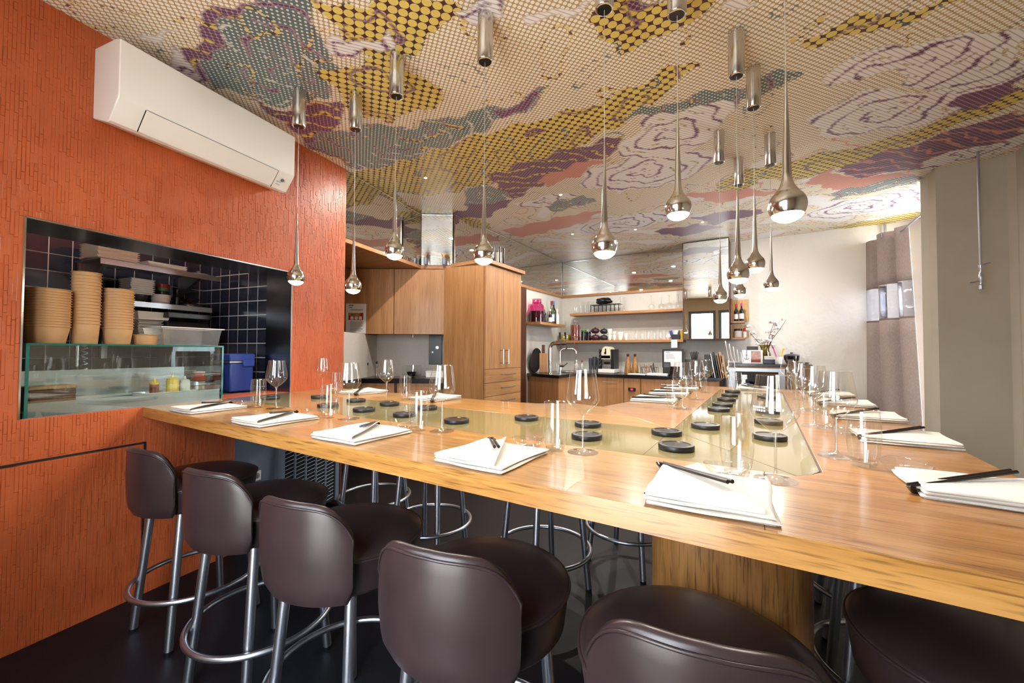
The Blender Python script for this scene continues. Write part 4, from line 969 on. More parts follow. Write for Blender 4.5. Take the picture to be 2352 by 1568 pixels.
o=lat('glass_bowl','clear glass storage bowl on the counter below the right cupboard','bowl',in_al(-.11,.14,.9065),[('body',[(.07,.002),(.10,.03),(.105,.12),(.10,.125)],'glass'),('base',[(0,.0005),(.07,.0005),(.072,.004),(0,.004)],'rim')])
lat('black_bowl','small black bowl standing inside the clear glass bowl','bowl',in_al(-.115,.14,.912),[('body',[(0,0),(.03,0),(.052,.05),(.048,.05),(0,.01)],'black')])
bottle('clear cruet bottle on the dark counter near the orange wall',in_al(-.56,.08,.9065),.022,.15,'glass','black',name='cruet')
bottle('second cruet bottle, beside a dark stopper, on the dark counter',in_al(-.47,.1,.9065),.022,.165,'glass','black',name='cruet')
wbx=MB().box(-.05,.05,-.04,.04,0,.085).build('white_carton',M['white'],None,in_al(-.63,.05,.9065),AR,bevel=.003); tag(wbx,'small white carton at the left end of the dark counter','carton')
# ------------------------------------------------------------------ tall cupboard
tc=thing('tall_cupboard','tall honey wood cupboard with two doors and drawers','cupboard',(0,0,0))
MB().box(-2.785,-2.285,3.19,3.87,.0,2.033).build('body',M['cab'],tc,smooth=0)
fx_=(-2.283,-2.262)
for y0,y1,hy in ((3.195,3.50,3.455),(3.504,3.862,3.555)):
    d=MB().box(*fx_,y0,y1,1.010,2.025).build('door',M['cab'],tc,smooth=0,bevel=.0015)
    h=MB(); h.tube([(-2.225,hy,1.055),(-2.225,hy,1.205)],.0055,8); h.tube([(-2.262,hy,1.065),(-2.225,hy,1.065)],.0045,8); h.tube([(-2.262,hy,1.195),(-2.225,hy,1.195)],.0045,8); h.build('handle',M['steel'],d)
zz=[(.876,1.006),(.745,.872),(.612,.741),(.36,.608),(.10,.356)]
for z0,z1 in zz:
    d=MB().box(*fx_,3.195,3.862,z0,z1).build('drawer',M['cab_y'],tc,smooth=0,bevel=.0015)
    zc=(z0+z1)/2+.01; h=MB(); h.tube([(-2.232,3.46,zc),(-2.232,3.70,zc)],.0055,8); h.tube([(-2.262,3.48,zc),(-2.232,3.48,zc)],.0045,8); h.tube([(-2.262,3.68,zc),(-2.232,3.68,zc)],.0045,8); h.build('handle',M['steel'],d)
sp_=MB().box(-2.719,-2.69,3.875,4.735,0,2.034).build('wood_panel',M['cab_dark'],None,smooth=0); tag(sp_,'dark walnut wall panel right of the tall cupboard','panel')
# candle lanterns on top of the tall cupboard
def lantern(x,y,label):
    o=thing('candle_holder',label,'candle holder',(x,y,2.0705))
    for a in range(4):
        q=PI/4+a*PI/2; MB().box(.055*math.cos(q)-.006,.055*math.cos(q)+.006,.055*math.sin(q)-.006,.055*math.sin(q)+.006,0,.20).build('post',M['black'],o,smooth=0)
    MB().box(-.055,.055,-.055,.055,.02,.032).build('base',M['black'],o,smooth=0)
    MB().lathe([(.045,.033),(.047,.16),(.045,.16)],24).build('glass',M['glass'],o); MB().lathe(cyl(.03,.033,.15),20).build('candle',M['porcelain'],o,smooth=40)
lantern(-2.36,3.56,'black candle lantern on top of the tall cupboard')
for t,lb in ((.05,'left grey vase with dried grass on the ledge before the narrow mirror'),(.24,'right grey vase with dried grass on the ledge before the narrow mirror')):
    p=in_al(t,.03-.06,2.0705)
    o=lat('grass_vase',lb,'vase',p,[('vase',[(0,0),(.016,0),(.018,.06),(.013,.075),(0,.07)],'grey_plate')])
    g=MB()
    for k in range(14):
        a=random.uniform(0,2*PI); r=random.uniform(.005,.03); g.tube([(0,0,.06),(r*.5*math.cos(a),r*.5*math.sin(a),.085),(r*math.cos(a),r*math.sin(a),.115+random.uniform(-.01,.012))],.0012,4)
    g.build('dried_grass',M['kraft'],o)
# ------------------------------------------------------------------ back bar: shelves, mirror cabinet, counter
def shelf(name,x0,x1,y0,y1,z,label,m='cab_h',th=.034):
    o=MB().box(x0,x1,y0,y1,z-th,z).build(name,M[m],None,smooth=0,bevel=.0015); return tag(o,label,'shelf')
S1=1.758; S2=1.352; S3=1.575
shelf('bar_shelf',-2.48,-.885,5.69,5.938,S1,'upper honey wood bar shelf full of glasses')
shelf('bar_shelf',-2.718,-.885,5.69,5.938,S2,'lower honey wood bar shelf with jars, teapots and cups')
shelf('corner_shelf',-2.718,-2.47,4.72,5.50,S3,'short honey wood shelf on the side wall with bottles','cab_y')
mc=thing('mirror_cabinet','tall mirror with thin brown frame at the end of the bar shelves','mirror',(0,0,0))
MB().box(-.878,-.348,5.662,5.938,1.352,2.598).build('box',M['cab_dark'],mc,smooth=0); MB().box(-.872,-.354,5.648,5.655,1.358,2.592).build('mirror_glass',M['mirror'],mc,smooth=0)
f=MB(); f.box(-.881,-.873,5.643,5.662,1.348,2.600); f.box(-.353,-.345,5.643,5.662,1.348,2.600); f.box(-.873,-.353,5.643,5.662,1.348,1.357); f.box(-.873,-.353,5.643,5.662,2.593,2.600); f.build('frame',M['cab_dark'],mc,smooth=0)
bc=thing('bar_counter','angled black stone bar counter with honey wood base and sink','counter',(0,0,0))
cpoly=[(-2.715,4.80),(-2.13,4.56),(-2.16,5.20),(-.42,5.20),(-.42,5.935),(-2.715,5.935)]
MB().prism(cpoly,.855,.893).build('worktop',M['stone'],bc,smooth=0,bevel=.002)
MB().prism([(-2.715,4.84),(-2.16,4.61),(-2.19,5.24),(-.44,5.24),(-.44,5.935),(-2.715,5.935)],.0,.855).build('base',M['cab'],bc,smooth=0)
for x0,x1,nm,hh in ((-2.10,-1.53,'door',1),(-1.525,-1.315,'panel',0),(-1.31,-.72,'door',2),(-.715,-.45,'panel',0)):
    d=MB().box(x0+.003,x1-.003,5.22,5.239,.10,.848).build(nm,M['cab'],bc,smooth=0,bevel=.0015)
    if hh: hx=x0+(.40 if hh==1 else .34); MB().tube([(hx-.09,5.19,.79),(hx+.09,5.19,.79)],.005,8).build('handle',M['steel'],d)
    if x0==-1.525:
        g=MB().box(-1.465,-1.375,5.205,5.219,.69,.73); g.build('thermostat',M['black'],d,smooth=0)
        M['led']=P('red_led',(255,30,60),.4,emit=(255,30,60),es=2.0); MB().box(-1.435,-1.405,5.2035,5.206,.70,.72).build('red_display',M['led'],d,smooth=0)
# --- upper shelf
def gl(name,label,loc,R,H,grp,taper=1.06):
    o=thing(name,label,'glass',loc,0,grp)
    MB().lathe([(R*.88,.008),(R,H*.5),(R*taper,H)],20).build('wall',M['glass'],o); MB().lathe([(0,.0006),(R*.86,.0006),(R*.9,.008),(0,.007)],20).build('base',M['rim'],o)
    return o
G1='drinking glasses on the upper bar shelf'
gl('glass_mug','squat glass mug at the left end of the upper bar shelf',(-2.42,5.84,S1+.0005),.045,.10,G1)
gl('glass_mug','second squat glass mug at the left end of the upper bar shelf',(-2.42,5.745,S1+.0005),.042,.09,G1)
k=0
for x in (-2.325,-2.255,-2.185):
    for y in (5.75,5.85):
        k+=1; gl('tall_glass','tall clear glass %s on the upper bar shelf, left of the dark cloth'%(['','leftmost front','leftmost rear','second front','second rear','third front','third rear'][k]),(x,y,S1+.0005),.031,.19 if y>5.8 else .12,G1)
rk=thing('glass_rack','black rack tray resting on upturned glasses on the upper shelf','rack',(-1.955,5.80,S1+.112))
f=MB(); f.box(-.22,.22,-.07,.07,0,.006); f.build('tray',M['black'],rk,smooth=0)
f=MB()
for q in range(8): f.box(-.215+.06*q,-.205+.06*q,-.075,-.07,-.10,0)
f.build('wire_side',M['black'],rk,smooth=0)
for q in range(6): gl('short_glass','short glass, %s from the left under the black rack'%ORD[q],(-2.125+.066*q,5.80,S1+.0005),.028,.108,'glasses under the black rack')
def lump(name,label,cat,loc,mat,sx,sy,sz,seed,zoff=0):
    rnd=random.Random(seed); ph=[rnd.uniform(0,6) for _ in range(4)]
    def fn(u,v):
        a=2*PI*u; p=PI*(v-.5); r=1+.16*math.sin(3*a+ph[0])*math.cos(p)+.12*math.sin(5*p+2*a+ph[1])
        return (sx*r*math.cos(a)*math.cos(p),sy*r*math.sin(a)*math.cos(p),sz+max(-sz,sz*r*math.sin(p)))
    o=MB().grid(fn,28,12,True).build(name,M[mat],None,loc,smooth=60); return tag(o,label,cat)
lump('cloth_bundle','crumpled black cloth lying on the black glass rack','cloth',(-2.0,5.80,S1+.119),'black',.12,.06,.05,3)
for q,x in enumerate((-1.735,-1.70)): gl('champagne_flute','%s champagne flute right of the black rack'%('left','right')[q],(x,5.80+.04*q,S1+.0005),.018,.215,'champagne flutes',1.1)
wg=[(-1.311,.205,'first'),(-1.178,.168,'second, slightly lower'),(-1.077,.192,'third'),(-.961,.195,'fourth')]
for x,h,lb in wg:
    o=thing('upturned_glass','%s upturned wine glass from the left on the upper bar shelf'%lb,'wine glass',(x,5.80,S1+.0005),0,'upturned wine glasses')
    MB().lathe([(.036,.0),(.047,.04),(.045,.06),(.03,.082),(.004,.092)],24).build('bowl',M['glass'],o); MB().lathe([(.004,.09),(.0033,h-.01),(.012,h-.004),(.036,h-.001),(.036,h),(0,h)],20).build('stem',M['rim'],o)
# --- corner shelf
M['pinkglass']=thin_glass('pink_glass',(.85,.22,.5),.02,1.5,2); M['dark_liquid']=P('dark_liquid',(22,10,24),.2); M['bottle_dark']=P('dark_bottle_glass',(16,22,16),.1,coat=.5); M['bottle_green']=P('olive_bottle_glass',(60,62,24),.12,coat=.5)
M['amber_liq']=P('amber_liquid',(126,52,22),.2,coat=.3); M['yellow_liq']=P('yellow_liquid',(170,150,50),.25); M['red_foil']=P('red_foil',(150,30,38),.35,.4); M['cork']=P('cork',(196,150,120),.8); M['blue_foil']=P('blue_foil',(70,120,190),.35,.3)
o=lat('drink_dispenser','large pink glass jar half full of dark liquid on the corner shelf','jar',(-2.60,4.86,S3+.0005),[('liquid',[(0,.002),(.094,.002),(.096,.15),(0,.15)],'dark_liquid'),('glass',[(.097,.001),(.099,.03),(.099,.21),(.085,.24),(.062,.255),(.062,.31),(.066,.315)],'pinkglass'),('base',[(0,.0003),(.097,.0003),(.097,.002),(0,.002)],'rim'),('neck_ring',[(.064,.26),(.068,.266),(.064,.272)],'pinkglass')])
bottle('small dark bottle with cork right of the pink jar',(-2.60,5.08,S3+.0005),.03,.23,'bottle_dark','cork')
bottle('slim dark bottle with a light label between cork bottle and wine bottles',(-2.55,5.17,S3+.0005),.026,.21,'bottle_dark','white','paper')
bottle('wine bottle with red foil neck and white label on the corner shelf',(-2.58,5.275,S3+.0005),.038,.335,'bottle_green','red_foil','paper')
bottle('dark wine bottle with blue cap on the corner shelf',(-2.60,5.385,S3+.0005),.037,.345,'bottle_dark','blue_foil')
bottle('white ceramic bottle with dark neck at the end of the corner shelf',(-2.585,5.465,S3+.0005),.032,.235,'porcelain','white')
# --- lower shelf
dj=lat('demijohn','bulbous clear carafe with yellow liquid in the shelf corner','carafe',(-2.615,5.80,S2+.0005),[('liquid',[(0,.002),(.085,.004),(.092,.05),(.088,.09),(0,.09)],'yellow_liq'),('glass',[(.086,.002),(.094,.05),(.088,.11),(.06,.17),(.026,.23),(.02,.30),(.024,.305)],'glass')])
lat('preserving_jar','tall glass jar of amber liquid with clip lid on the lower bar shelf','jar',(-2.44,5.80,S2+.0005),[('liquid',[(0,.002),(.066,.004),(.068,.05),(.068,.235),(0,.235)],'amber_liq'),('glass',[(.069,.002),(.071,.05),(.071,.25),(.06,.275),(.055,.28)],'glass'),('lid',[(.06,.282),(.062,.31),(.04,.335),(0,.335)],'glass'),('spout',[(.074,.05),(.078,.055),(.074,.06)],'steel')])
lat('pickle_jar','dark jar with green lid next to the amber jar','jar',(-2.30,5.80,S2+.0005),[('body',cyl(.04,0,.13,.005),'bottle_dark'),('lid',cyl(.038,.13,.165,.005),'green')])
lat('tea_tin','round dark blue tin beside the green lidded jar','tin',(-2.222,5.80,S2+.0005),[('body',cyl(.033,0,.12),'dark_liquid'),('lid',cyl(.034,.12,.134),'steel_dark')])
def teapot(label,loc,R,mat,rz=PI):
    o=thing('teapot',label,'teapot',loc,rz,'teapots stacked on the lower bar shelf')
    MB().lathe([(0,.001),(R*.6,.002),(R,R*.55),(R*.9,R*.95),(R*.5,R*1.2),(0,R*1.25)],24).build('body',M[mat],o,smooth=60); MB().lathe([(0,R*1.24),(R*.12,R*1.26),(R*.16,R*1.42),(0,R*1.5)],14).build('lid_knob',M[mat],o)
    MB().tube([(R*.85,0,R*.5),(R*1.25,0,R*.8),(R*1.45,0,R*1.1)],[.012,.009,.007],8).build('spout',M[mat],o); return o
M['plum']=P('plum_ceramic',(62,28,40),.3,coat=.3); M['charcoal']=P('charcoal_ceramic',(40,38,42),.35)
teapot('lower plum coloured teapot on the lower bar shelf',(-2.115,5.80,S2+.0005),.068,'plum'); teapot('upper plum coloured teapot stacked on another one',(-2.12,5.80,S2+.103),.064,'plum')
teapot('lower charcoal teapot right of the plum ones',(-1.985,5.80,S2+.0005),.062,'charcoal'); teapot('upper charcoal teapot stacked right of the plum ones',(-1.985,5.80,S2+.0945),.06,'charcoal',0)
def cup(label,loc,R,H,mat='porcelain',handle=True,name='cup',grp='white cups on the lower bar shelf'):
    o=thing(name,label,'cup',loc,PI,grp)
    MB().lathe([(0,.001),(R*.6,.001),(R*.9,H*.4),(R,H),(R*.93,H),(R*.8,H*.4),(0,.01)],22).build('body',M[mat],o,smooth=50)
    if handle: MB().tube([(R*.9,0,H*.85),(R*1.35,0,H*.75),(R*1.4,0,H*.45),(R*.8,0,H*.25)],.005,8).build('handle',M[mat],o)
    return o
cup('lower white mug at the left of the white cups',(-1.896,5.80,S2+.0005),.036,.082); cup('upper white mug stacked on another mug',(-1.90,5.80,S2+.083),.037,.082)
cup('small white cup second in the row',(-1.828,5.79,S2+.0005),.03,.075); cup('small white cup stacked on a small cup',(-1.828,5.79,S2+.076),.028,.05)
cup('wide pale cup in the middle of the white cups',(-1.743,5.80,S2+.0005),.043,.115,handle=False); cup('slim white beaker right of the white cups',(-1.660,5.80,S2+.0005),.028,.095,handle=False)
for q in range(6): gl('jar_glass','thick jar glass, %s from the left on the lower bar shelf'%ORD[q],(-1.520+.0835*q,5.80,S2+.0005),.033,.135,'jar glasses in a row',.8)
lat('sugar_pot','round white sugar pot right of the jar glasses','pot',(-1.085,5.78,S2+.0005),[('body',[(0,.001),(.02,.001),(.036,.036),(.022,.07),(0,.072)],'porcelain'),('knob',[(.006,.071),(.009,.08),(0,.084)],'porcelain')])
bk=thing('sachet_box','small black box full of sachets at the end of the lower shelf','box',(-.99,5.78,S2+.0005)); MB().box(-.052,.052,-.04,.04,0,.068).build('box',M['black'],bk,bevel=.002)
for q,(mt,an) in enumerate((('blue',-.3),('paper',.1),('charcoal',.35),('steel',0))): MB().box(-.02,.02,-.002+.012*q,.002+.012*q,.03,.125,Tr(-.03+.02*q,0,0)@Ry(an)).build('sachet',M[mt],bk,smooth=0)
lat('gold_canister','slim gold and white canister beside the tall mirror','canister',(-.915,5.78,S2+.0005),[('body',cyl(.02,0,.118),'yellow_print'),('cap',cyl(.0205,.118,.13),'white')])
# --- counter
CT=.8935
rt=thing('round_tray','round black tray leaning on the side wall behind the tap','tray',(-2.66,4.96,CT),0); MB().lathe([(0,-.006),(.165,-.006),(.17,0),(.165,.006),(0,.003)],40,Tr(-.008,0,.170)@Ry(PI/2+.10)).build('disc',M['coaster'],rt,smooth=40)
cbd=thing('cutting_board','wooden cutting board with handle leaning beside the round tray','board',(-2.58,5.02,CT),.5); 
g=MB(); g.box(-.055,.055,-.01,.01,0,.27,Rx(-.08)); g.build('board',M['cab'],cbd,bevel=.004); g=MB(); g.box(-.022,.022,-.009,.009,.27,.385,Rx(-.08)); g.build('handle',M['cab_dark'],cbd,bevel=.006)
tp=thing('beer_tap','chrome beer tap column with two black handles','tap',(-2.42,4.90,CT),.25)
cur=[(0,0,.0),(0,0,.33)]+[(.07-.07*math.cos(a),0,.33+.07*math.sin(a)) for a in [PI*k/16 for k in range(1,8)]]+[(.07,0,.40),(.22,0,.40)]
MB().tube(cur,.026,16).build('column',M['chrome'],tp); MB().lathe([(0,0),(.045,0),(.045,.008),(.03,.014),(0,.014)],24).build('base',M['chrome'],tp)
for q in (.14,.21):
    MB().tube([(q,-.01,.37),(q+.012,-.03,.33)],.009,10).build('spigot',M['chrome'],tp); MB().tube([(q,0,.41),(q,-.01,.46)],.009,10).build('handle_stem',M['chrome'],tp); MB().tube([(q,-.01,.455),(q-.004,-.02,.545)],[.010,.014],10).build('handle',M['black'],tp)
fa=thing('sink_faucet','curved chrome sink faucet with side lever','faucet',(-2.31,4.98,CT),.35)
cur=[(0,0,0),(0,0,.27)]+[(.06-.06*math.cos(a),0,.27+.06*math.sin(a)) for a in [PI*k/16 for k in range(1,8)]]+[(.06,0,.33),(.16,0,.33)]+[(.16+.05*math.sin(a),0,.28+.05*math.cos(a)) for a in [PI*k/16 for k in range(1,8)]]+[(.21,0,.265)]
MB().tube(cur,.0115,12).build('spout',M['chrome'],fa); MB().tube([(0,0,.10),(.05,-.03,.10)],.016,12).build('valve',M['chrome'],fa); MB().tube([(.05,-.03,.10),(.10,-.05,.14)],.006,8).build('lever',M['chrome'],fa); MB().lathe([(0,0),(.025,0),(.025,.006),(0,.008)],20).build('base',M['chrome'],fa)
gl('water_glass','clear glass standing behind the beer tap column',(-2.38,5.06,CT+.0005),.03,.13,None)
sk=thing('sink','small round steel sink with rim in the black counter','sink',(-2.30,5.35,CT)); MB().lathe([(.15,.0005),(.155,.004),(.145,.006),(.14,-.02),(.0,-.03)],32).build('bowl',M['steel'],sk); MB().tube([(-.14,-.05,.0),(-.14,-.05,.07)],.007,8).build('drain_lever',M['chrome'],sk)
bottle('milky soap bottle behind the sink',(-2.36,5.66,CT+.0005),.034,.17,'clear_pl','white',name='soap_bottle'); bottle('slim spray bottle with red base behind the sink',(-2.28,5.68,CT+.0005),.024,.16,'clear_pl','red',name='soap_bottle')
cst=thing('cup_tower','grey plastic cups stacked in a holder left of the coffee machine','cups',(-2.04,5.55,CT+.0005))
M['smokeplastic']=P('smoked_plastic',(74,72,84),.3)
for q in range(3): MB().lathe([(0,.001),(.024,.001),(.031,.20+.02*(q==1)),(.029,.20+.02*(q==1)),(0,.02)],20,Tr(-.055+.055*q,.01*q,0)).build('cup_stack',M['smokeplastic'],cst,smooth=50)
MB().box(.085,.10,-.01,.01,0,.22).build('post',M['steel'],cst,smooth=0)
cm=thing('coffee_machine','cream and black capsule coffee machine on the black counter','coffee machine',(-1.83,5.55,CT+.0005))
MB().box(-.115,.115,-.13,.13,0,.055).build('base',M['porcelain'],cm,bevel=.008); MB().box(-.105,-.06,-.11,.11,.055,.325).build('side_panel',M['black'],cm,bevel=.004); MB().box(.06,.105,-.11,.11,.055,.325).build('side_panel',M['black'],cm,bevel=.004)
MB().box(-.06,.06,-.06,.11,.055,.20).build('rear_panel',M['steel'],cm,smooth=0); MB().box(-.06,.06,-.11,-.05,.056,.10).build('drip_tray',M['steel'],cm,bevel=.004)
cream=P('cream_enamel',(222,214,186),.25,coat=.4); M['cream']=cream
b=MB(); b.grid(lambda u,v:(.062*math.cos(PI*u),-.135+.245*v,.24+.125*math.sin(PI*u)**.7 if True else 0),17,4); b.grid(lambda u,v:(.062*math.cos(PI*u),-.135,.20+(.04+.125*math.sin(PI*u)**.7)*v),17,6); b.box(-.062,.062,-.135,.11,.19,.24); b.build('dome',M['cream'],cm,smooth=50)
g=MB(); g.box(-.008,.008,-.142,-.136,.27,.335); g.box(-.02,.008,-.142,-.136,.262,.285); g.build('lever',M['black'],cm); g=MB(); g.box(-.04,.04,-.10,-.06,.12,.155); g.build('brew_head',M['black'],cm,bevel=.006)
for q in range(5): MB().tube([(-.095,-.118,.10+.05*q),(-.07,-.118,.13+.05*q)],.004,6).build('vent_slot',M['steel'],cm)
for x,lb,h in ((-1.565,'left tall wooden pepper mill',.268),(-1.47,'right tall wooden pepper mill',.268)):
    lat('pepper_mill',lb,'pepper mill',(x,5.55,CT+.0005),[('body',[(0,0),(.046,.0),(.044,.06),(.03,.15),(.017,.215),(.017,.225),(0,.225)],'oak_leg'),('head',[(.012,.226),(.017,.24),(.018,.258),(.010,h),(0,h)],'cab_dark')])
ub=thing('cutlery_holder','wire holder full of spoons and whisks on the black counter','holder',(-1.27,5.50,CT+.0005))
f=MB()
for dx in (-.10,.10):
    for dy in (-.05,.05): f.tube([(dx,dy,0),(dx,dy,.09)],.003,5)
for z in (.002,.09): f.tube([(-.10,-.05,z),(.10,-.05,z),(.10,.05,z),(-.10,.05,z)],.003,5,True)
f.build('wire_frame',M['steel_dark'],ub)
rnd=random.Random(4)
for q in range(14):
    x=-.085+.17*q/13; y=rnd.uniform(-.03,.03); an=rnd.uniform(-.35,.35); MB().tube([(x,y,.003),(x+.12*math.sin(an),y,.10+rnd.uniform(0,.05))],[.004,.006],6).build('utensil',M[rnd.choice(['black','steel','cab','steel_dark'])],ub)
for x,lb,w in ((-1.37,'left flat white booklet lying on the black counter',.11),(-1.12,'thick white booklet lying on the black counter below the frame',.12)):
    tag(MB().box(-w,w,-.07,.07,0,.012 if x<-1.2 else .026).build('booklet',M['paper'],None,(x,5.30,CT+.0005),0,bevel=.002),lb,'booklet')
pf=thing('picture_frame','black framed printed sheet standing under the mirror cabinet','frame',(-1.00,5.62,CT+.09),0)
f=MB(); f.box(-.13,-.11,-.01,.01,0,.24); f.box(.11,.13,-.01,.01,0,.24); f.box(-.11,.11,-.01,.01,.22,.24); f.box(-.11,.11,-.01,.01,0,.015); f.build('frame',M['black'],pf,smooth=0); MB().box(-.11,.11,-.002,.004,.015,.22).build('sheet',M['paper'],pf,smooth=0)
f=MB(); f.box(-.09,-.03,-.003,-.002,.19,.196)
for q in range(4): f.box(-.09,.03-.01*q,-.003,-.002,.12+.016*q,.124+.016*q)
f.build('text_line',M['ink'],pf,smooth=0); MB().box(-.10,.10,.0,.04,-.0895,-.001).build('foot',M['black'],pf,smooth=0)
nn=MB().box(-.038,.038,-.001,.001,-.105,0,Rx(.05)).build('note_slip',M['paper'],None,(-.995,5.687,S2-.004),0,smooth=0); tag(nn,'small white note hanging from the edge of the lower bar shelf','note')
ps=thing('card_terminal','black payment terminal standing upright on the bar counter','terminal',(-1.02,5.32,CT+.0005),.2); MB().box(-.045,.045,-.02,.02,0,.17,Rx(-.25)).build('body',M['black'],ps,bevel=.01); MB().box(-.035,.035,-.023,-.02,.10,.15,Rx(-.25)).build('screen',M['smokeplastic'],ps,smooth=0)
po=thing('cash_register','black cash register with screen at the right end of the bar counter','register',(-.66,5.45,CT+.0005))
MB().box(-.13,.13,-.15,.15,0,.05).build('drawer',M['black'],po,bevel=.003); MB().box(-.13,.15,-.03,.0,.05,.19,Rx(-.25)).build('screen',M['black'],po,bevel=.004); MB().box(-.17,.16,.06,.15,.05,.195).build('housing',M['black'],po,bevel=.004)
pc=thing('pen_holder','cup of dark pens behind the cash register','pens',(-.76,5.74,1.091)); 
for q in range(7): MB().tube([(-.03+.01*q,0,0),(-.05+.016*q,.01*math.sin(q),.10+.01*math.sin(3*q))],.005,6).build('pen',M['black'],pc)
bs=thing('black_box','small black box on the device behind the bar','box',(-.61,5.74,1.091)); MB().box(-.03,.03,-.03,.03,0,.065).build('body',M['black'],bs,bevel=.003)
hs=MB().box(-.22,.22,-.10,.10,0,.196).build('black_cabinet',M['black'],None,(-.65,5.80,CT+.0005),0,bevel=.004); tag(hs,'black box shaped device behind the cash register','device')
me_=thing('menu_stand','row of upright menu cards and folders at the end of the bar','menus',(-.44,5.27,CT+.0005))
for q in range(7): MB().box(-.004,.004,-.09,.09,0,.26+.02*(q%3),Tr(-.05+.022*q,0,0)@Ry(-.16)).build('menu',M[['charcoal','paper','charcoal','smokeplastic','kraft','cork','kraft'][q]],me_,smooth=0)
tg=MB().tube([(0,-.02,0),(.01,-.02,-.10),(.012,-.015,-.17)],[.008,.009,.006],8).build('ladle_handle',M['chili'],None,(-2.40,5.70,S2-.034),0); tag(tg,'orange ladle handle hanging below the corner of the lower shelf','ladle')
# ------------------------------------------------------------------ sideboard with glass door and things on it
SZ=1.058
sb=thing('sideboard','sideboard with black top and glass door in front of the white wall','sideboard',(0,0,0))
MB().box(-.345,.44,5.30,5.938,SZ-.03,SZ).build('worktop',M['stone'],sb,smooth=0,bevel=.002); MB().box(-.34,.43,5.32,5.938,SZ-.048,SZ-.031).build('wood_edge',M['cab_h'],sb,smooth=0)
f=MB(); f.box(-.335,.425,5.36,5.938,.05,.10); f.box(-.335,-.315,5.36,5.938,.10,SZ-.049); f.box(.405,.425,5.36,5.938,.10,SZ-.049); f.box(-.315,.405,5.90,5.938,.10,SZ-.049); f.box(-.315,.405,5.36,5.90,SZ-.07,SZ-.049); f.build('body',M['steel'],sb,smooth=0)
f=MB(); f.box(-.335,-.275,5.335,5.358,.06,SZ-.05); f.box(.14,.2,5.335,5.358,.06,SZ-.05); f.box(-.275,.14,5.335,5.358,.97,SZ-.05); f.box(-.275,.14,5.335,5.358,.06,.12); d=f.build('door',M['steel'],sb,smooth=0)
MB().box(-.275,.14,5.343,5.348,.12,.97).build('pane',M['smoke'],d,smooth=0); MB().box(.2,.425,5.335,5.358,.06,SZ-.05).build('panel',M['cab_dark'],sb,smooth=0)
MB().box(-.315,.405,5.40,5.90,.70,.715).build('inner_shelf',M['steel_dark'],sb,smooth=0)
for q in range(4): 
    o=MB().box(-.03,.03,-.02,.02,0,.11+.02*(q%2)).build('packet',M[['paper','blue','paper','green'][q]],None,(-.20+.09*q,5.55,.716),.1*q,bevel=.002); tag(o,'%s packet behind the glass door of the sideboard'%['leftmost white','blue','second white','green'][q],'packet')
# small wall shelves
def wbox(z,h,label):
    o=thing('wall_shelf',label,'shelf',(-.25,5.938,z)); MB().box(-.095,.06,-.16,0,-.026,0).build('board',M['cab_h'],o,smooth=0,bevel=.0015); MB().box(-.095,-.075,-.16,0,0,h).build('side_panel',M['cab'],o,smooth=0); MB().box(-.075,.10,-.012,0,0,h).build('back_panel',M['cab'],o,smooth=0); return o
M['pale_wood']=wood('pale_wood',(196,150,92),(214,170,110),(226,186,128),2,.5)
wbox(1.575,.28,'upper small wooden wall shelf with two bottles right of the mirror'); wbox(1.37,.16,'lower small wooden wall shelf with preserve jars right of the mirror')
for o in bpy.data.objects:
    if o.name.startswith('back_panel') : o.data.materials[0]=M['pale_wood']
bottle('dark bottle with red cap and white label on the small wall shelf',(-.285,5.84,1.5755),.026,.215,'bottle_dark','red','paper'); bottle('dark bottle with purple ribbon and white label on the small wall shelf',(-.225,5.83,1.5755),.026,.225,'bottle_dark','pink','paper')
lat('preserve_jar','preserve jar with black lid and pale label on the lower wall shelf','jar',(-.265,5.85,1.3705),[('body',cyl(.045,0,.085,.006),'clear_pl'),('lid',cyl(.046,.085,.11),'black')]); lat('preserve_jar','slim red topped jar at the right of the lower wall shelf','jar',(-.190,5.84,1.3705),[('body',cyl(.018,0,.075),'porcelain'),('lid',cyl(.02,.075,.115),'red')])
bh=thing('brochure_rack','stepped rack full of white brochures on the sideboard','brochures',(-.27,5.62,SZ+.0005))
for q in range(5): MB().box(-.002,.004,-.06,.06,.02,.27-.035*q,Tr(-.075+.036*q,-.012*q,0)@Ry(-.18)).build('brochure',M[['paper','white','paper','white','steel'][q]],bh,smooth=0)
MB().box(-.09,.10,-.07,.07,0,.02).build('base',M['clear_pl'],bh,bevel=.003)
af=thing('anchor_card','white card with a black anchor emblem beside the brochures','card',(-.165,5.52,SZ+.0005),0); MB().box(-.045,.045,-.002,.002,0,.155,Rx(-.12)).build('card',M['paper'],af,smooth=0)
g=MB(); MA=Rx(-.12)@Tr(0,-.003,.045)
g.tube([(0,0,0),(0,0,.055)],.002,6,M=MA); g.tube([(.022*math.cos(PI+PI*k/12),0,.018+.018*math.sin(PI+PI*k/12)) for k in range(13)],.0022,6,M=MA); g.tube([(-.012,0,.045),(.012,0,.045)],.0018,6,M=MA); g.tube([(.006*math.cos(2*PI*k/12),0,.062+.006*math.sin(2*PI*k/12)) for k in range(12)],.0015,5,True,M=MA)
for q in range(4): g.box(-.006,.006,-.001,.0,.078+.011*q,.083+.011*q,MA)
g.build('anchor_emblem',M['ink_dark'],af)
ph=thing('postcard','reddish photo postcard in a clear stand beside the anchor card','postcard',(-.07,5.53,SZ+.0005)); MB().box(-.066,.066,-.002,.002,0,.155,Rx(-.1)).build('card',M['paper'],ph,smooth=0)
M['photo_pink']=P('photo_pink',(190,150,140),.6,var=.25,bscale=40); M['photo_red']=P('photo_red',(140,62,52),.6,var=.3,bscale=60)
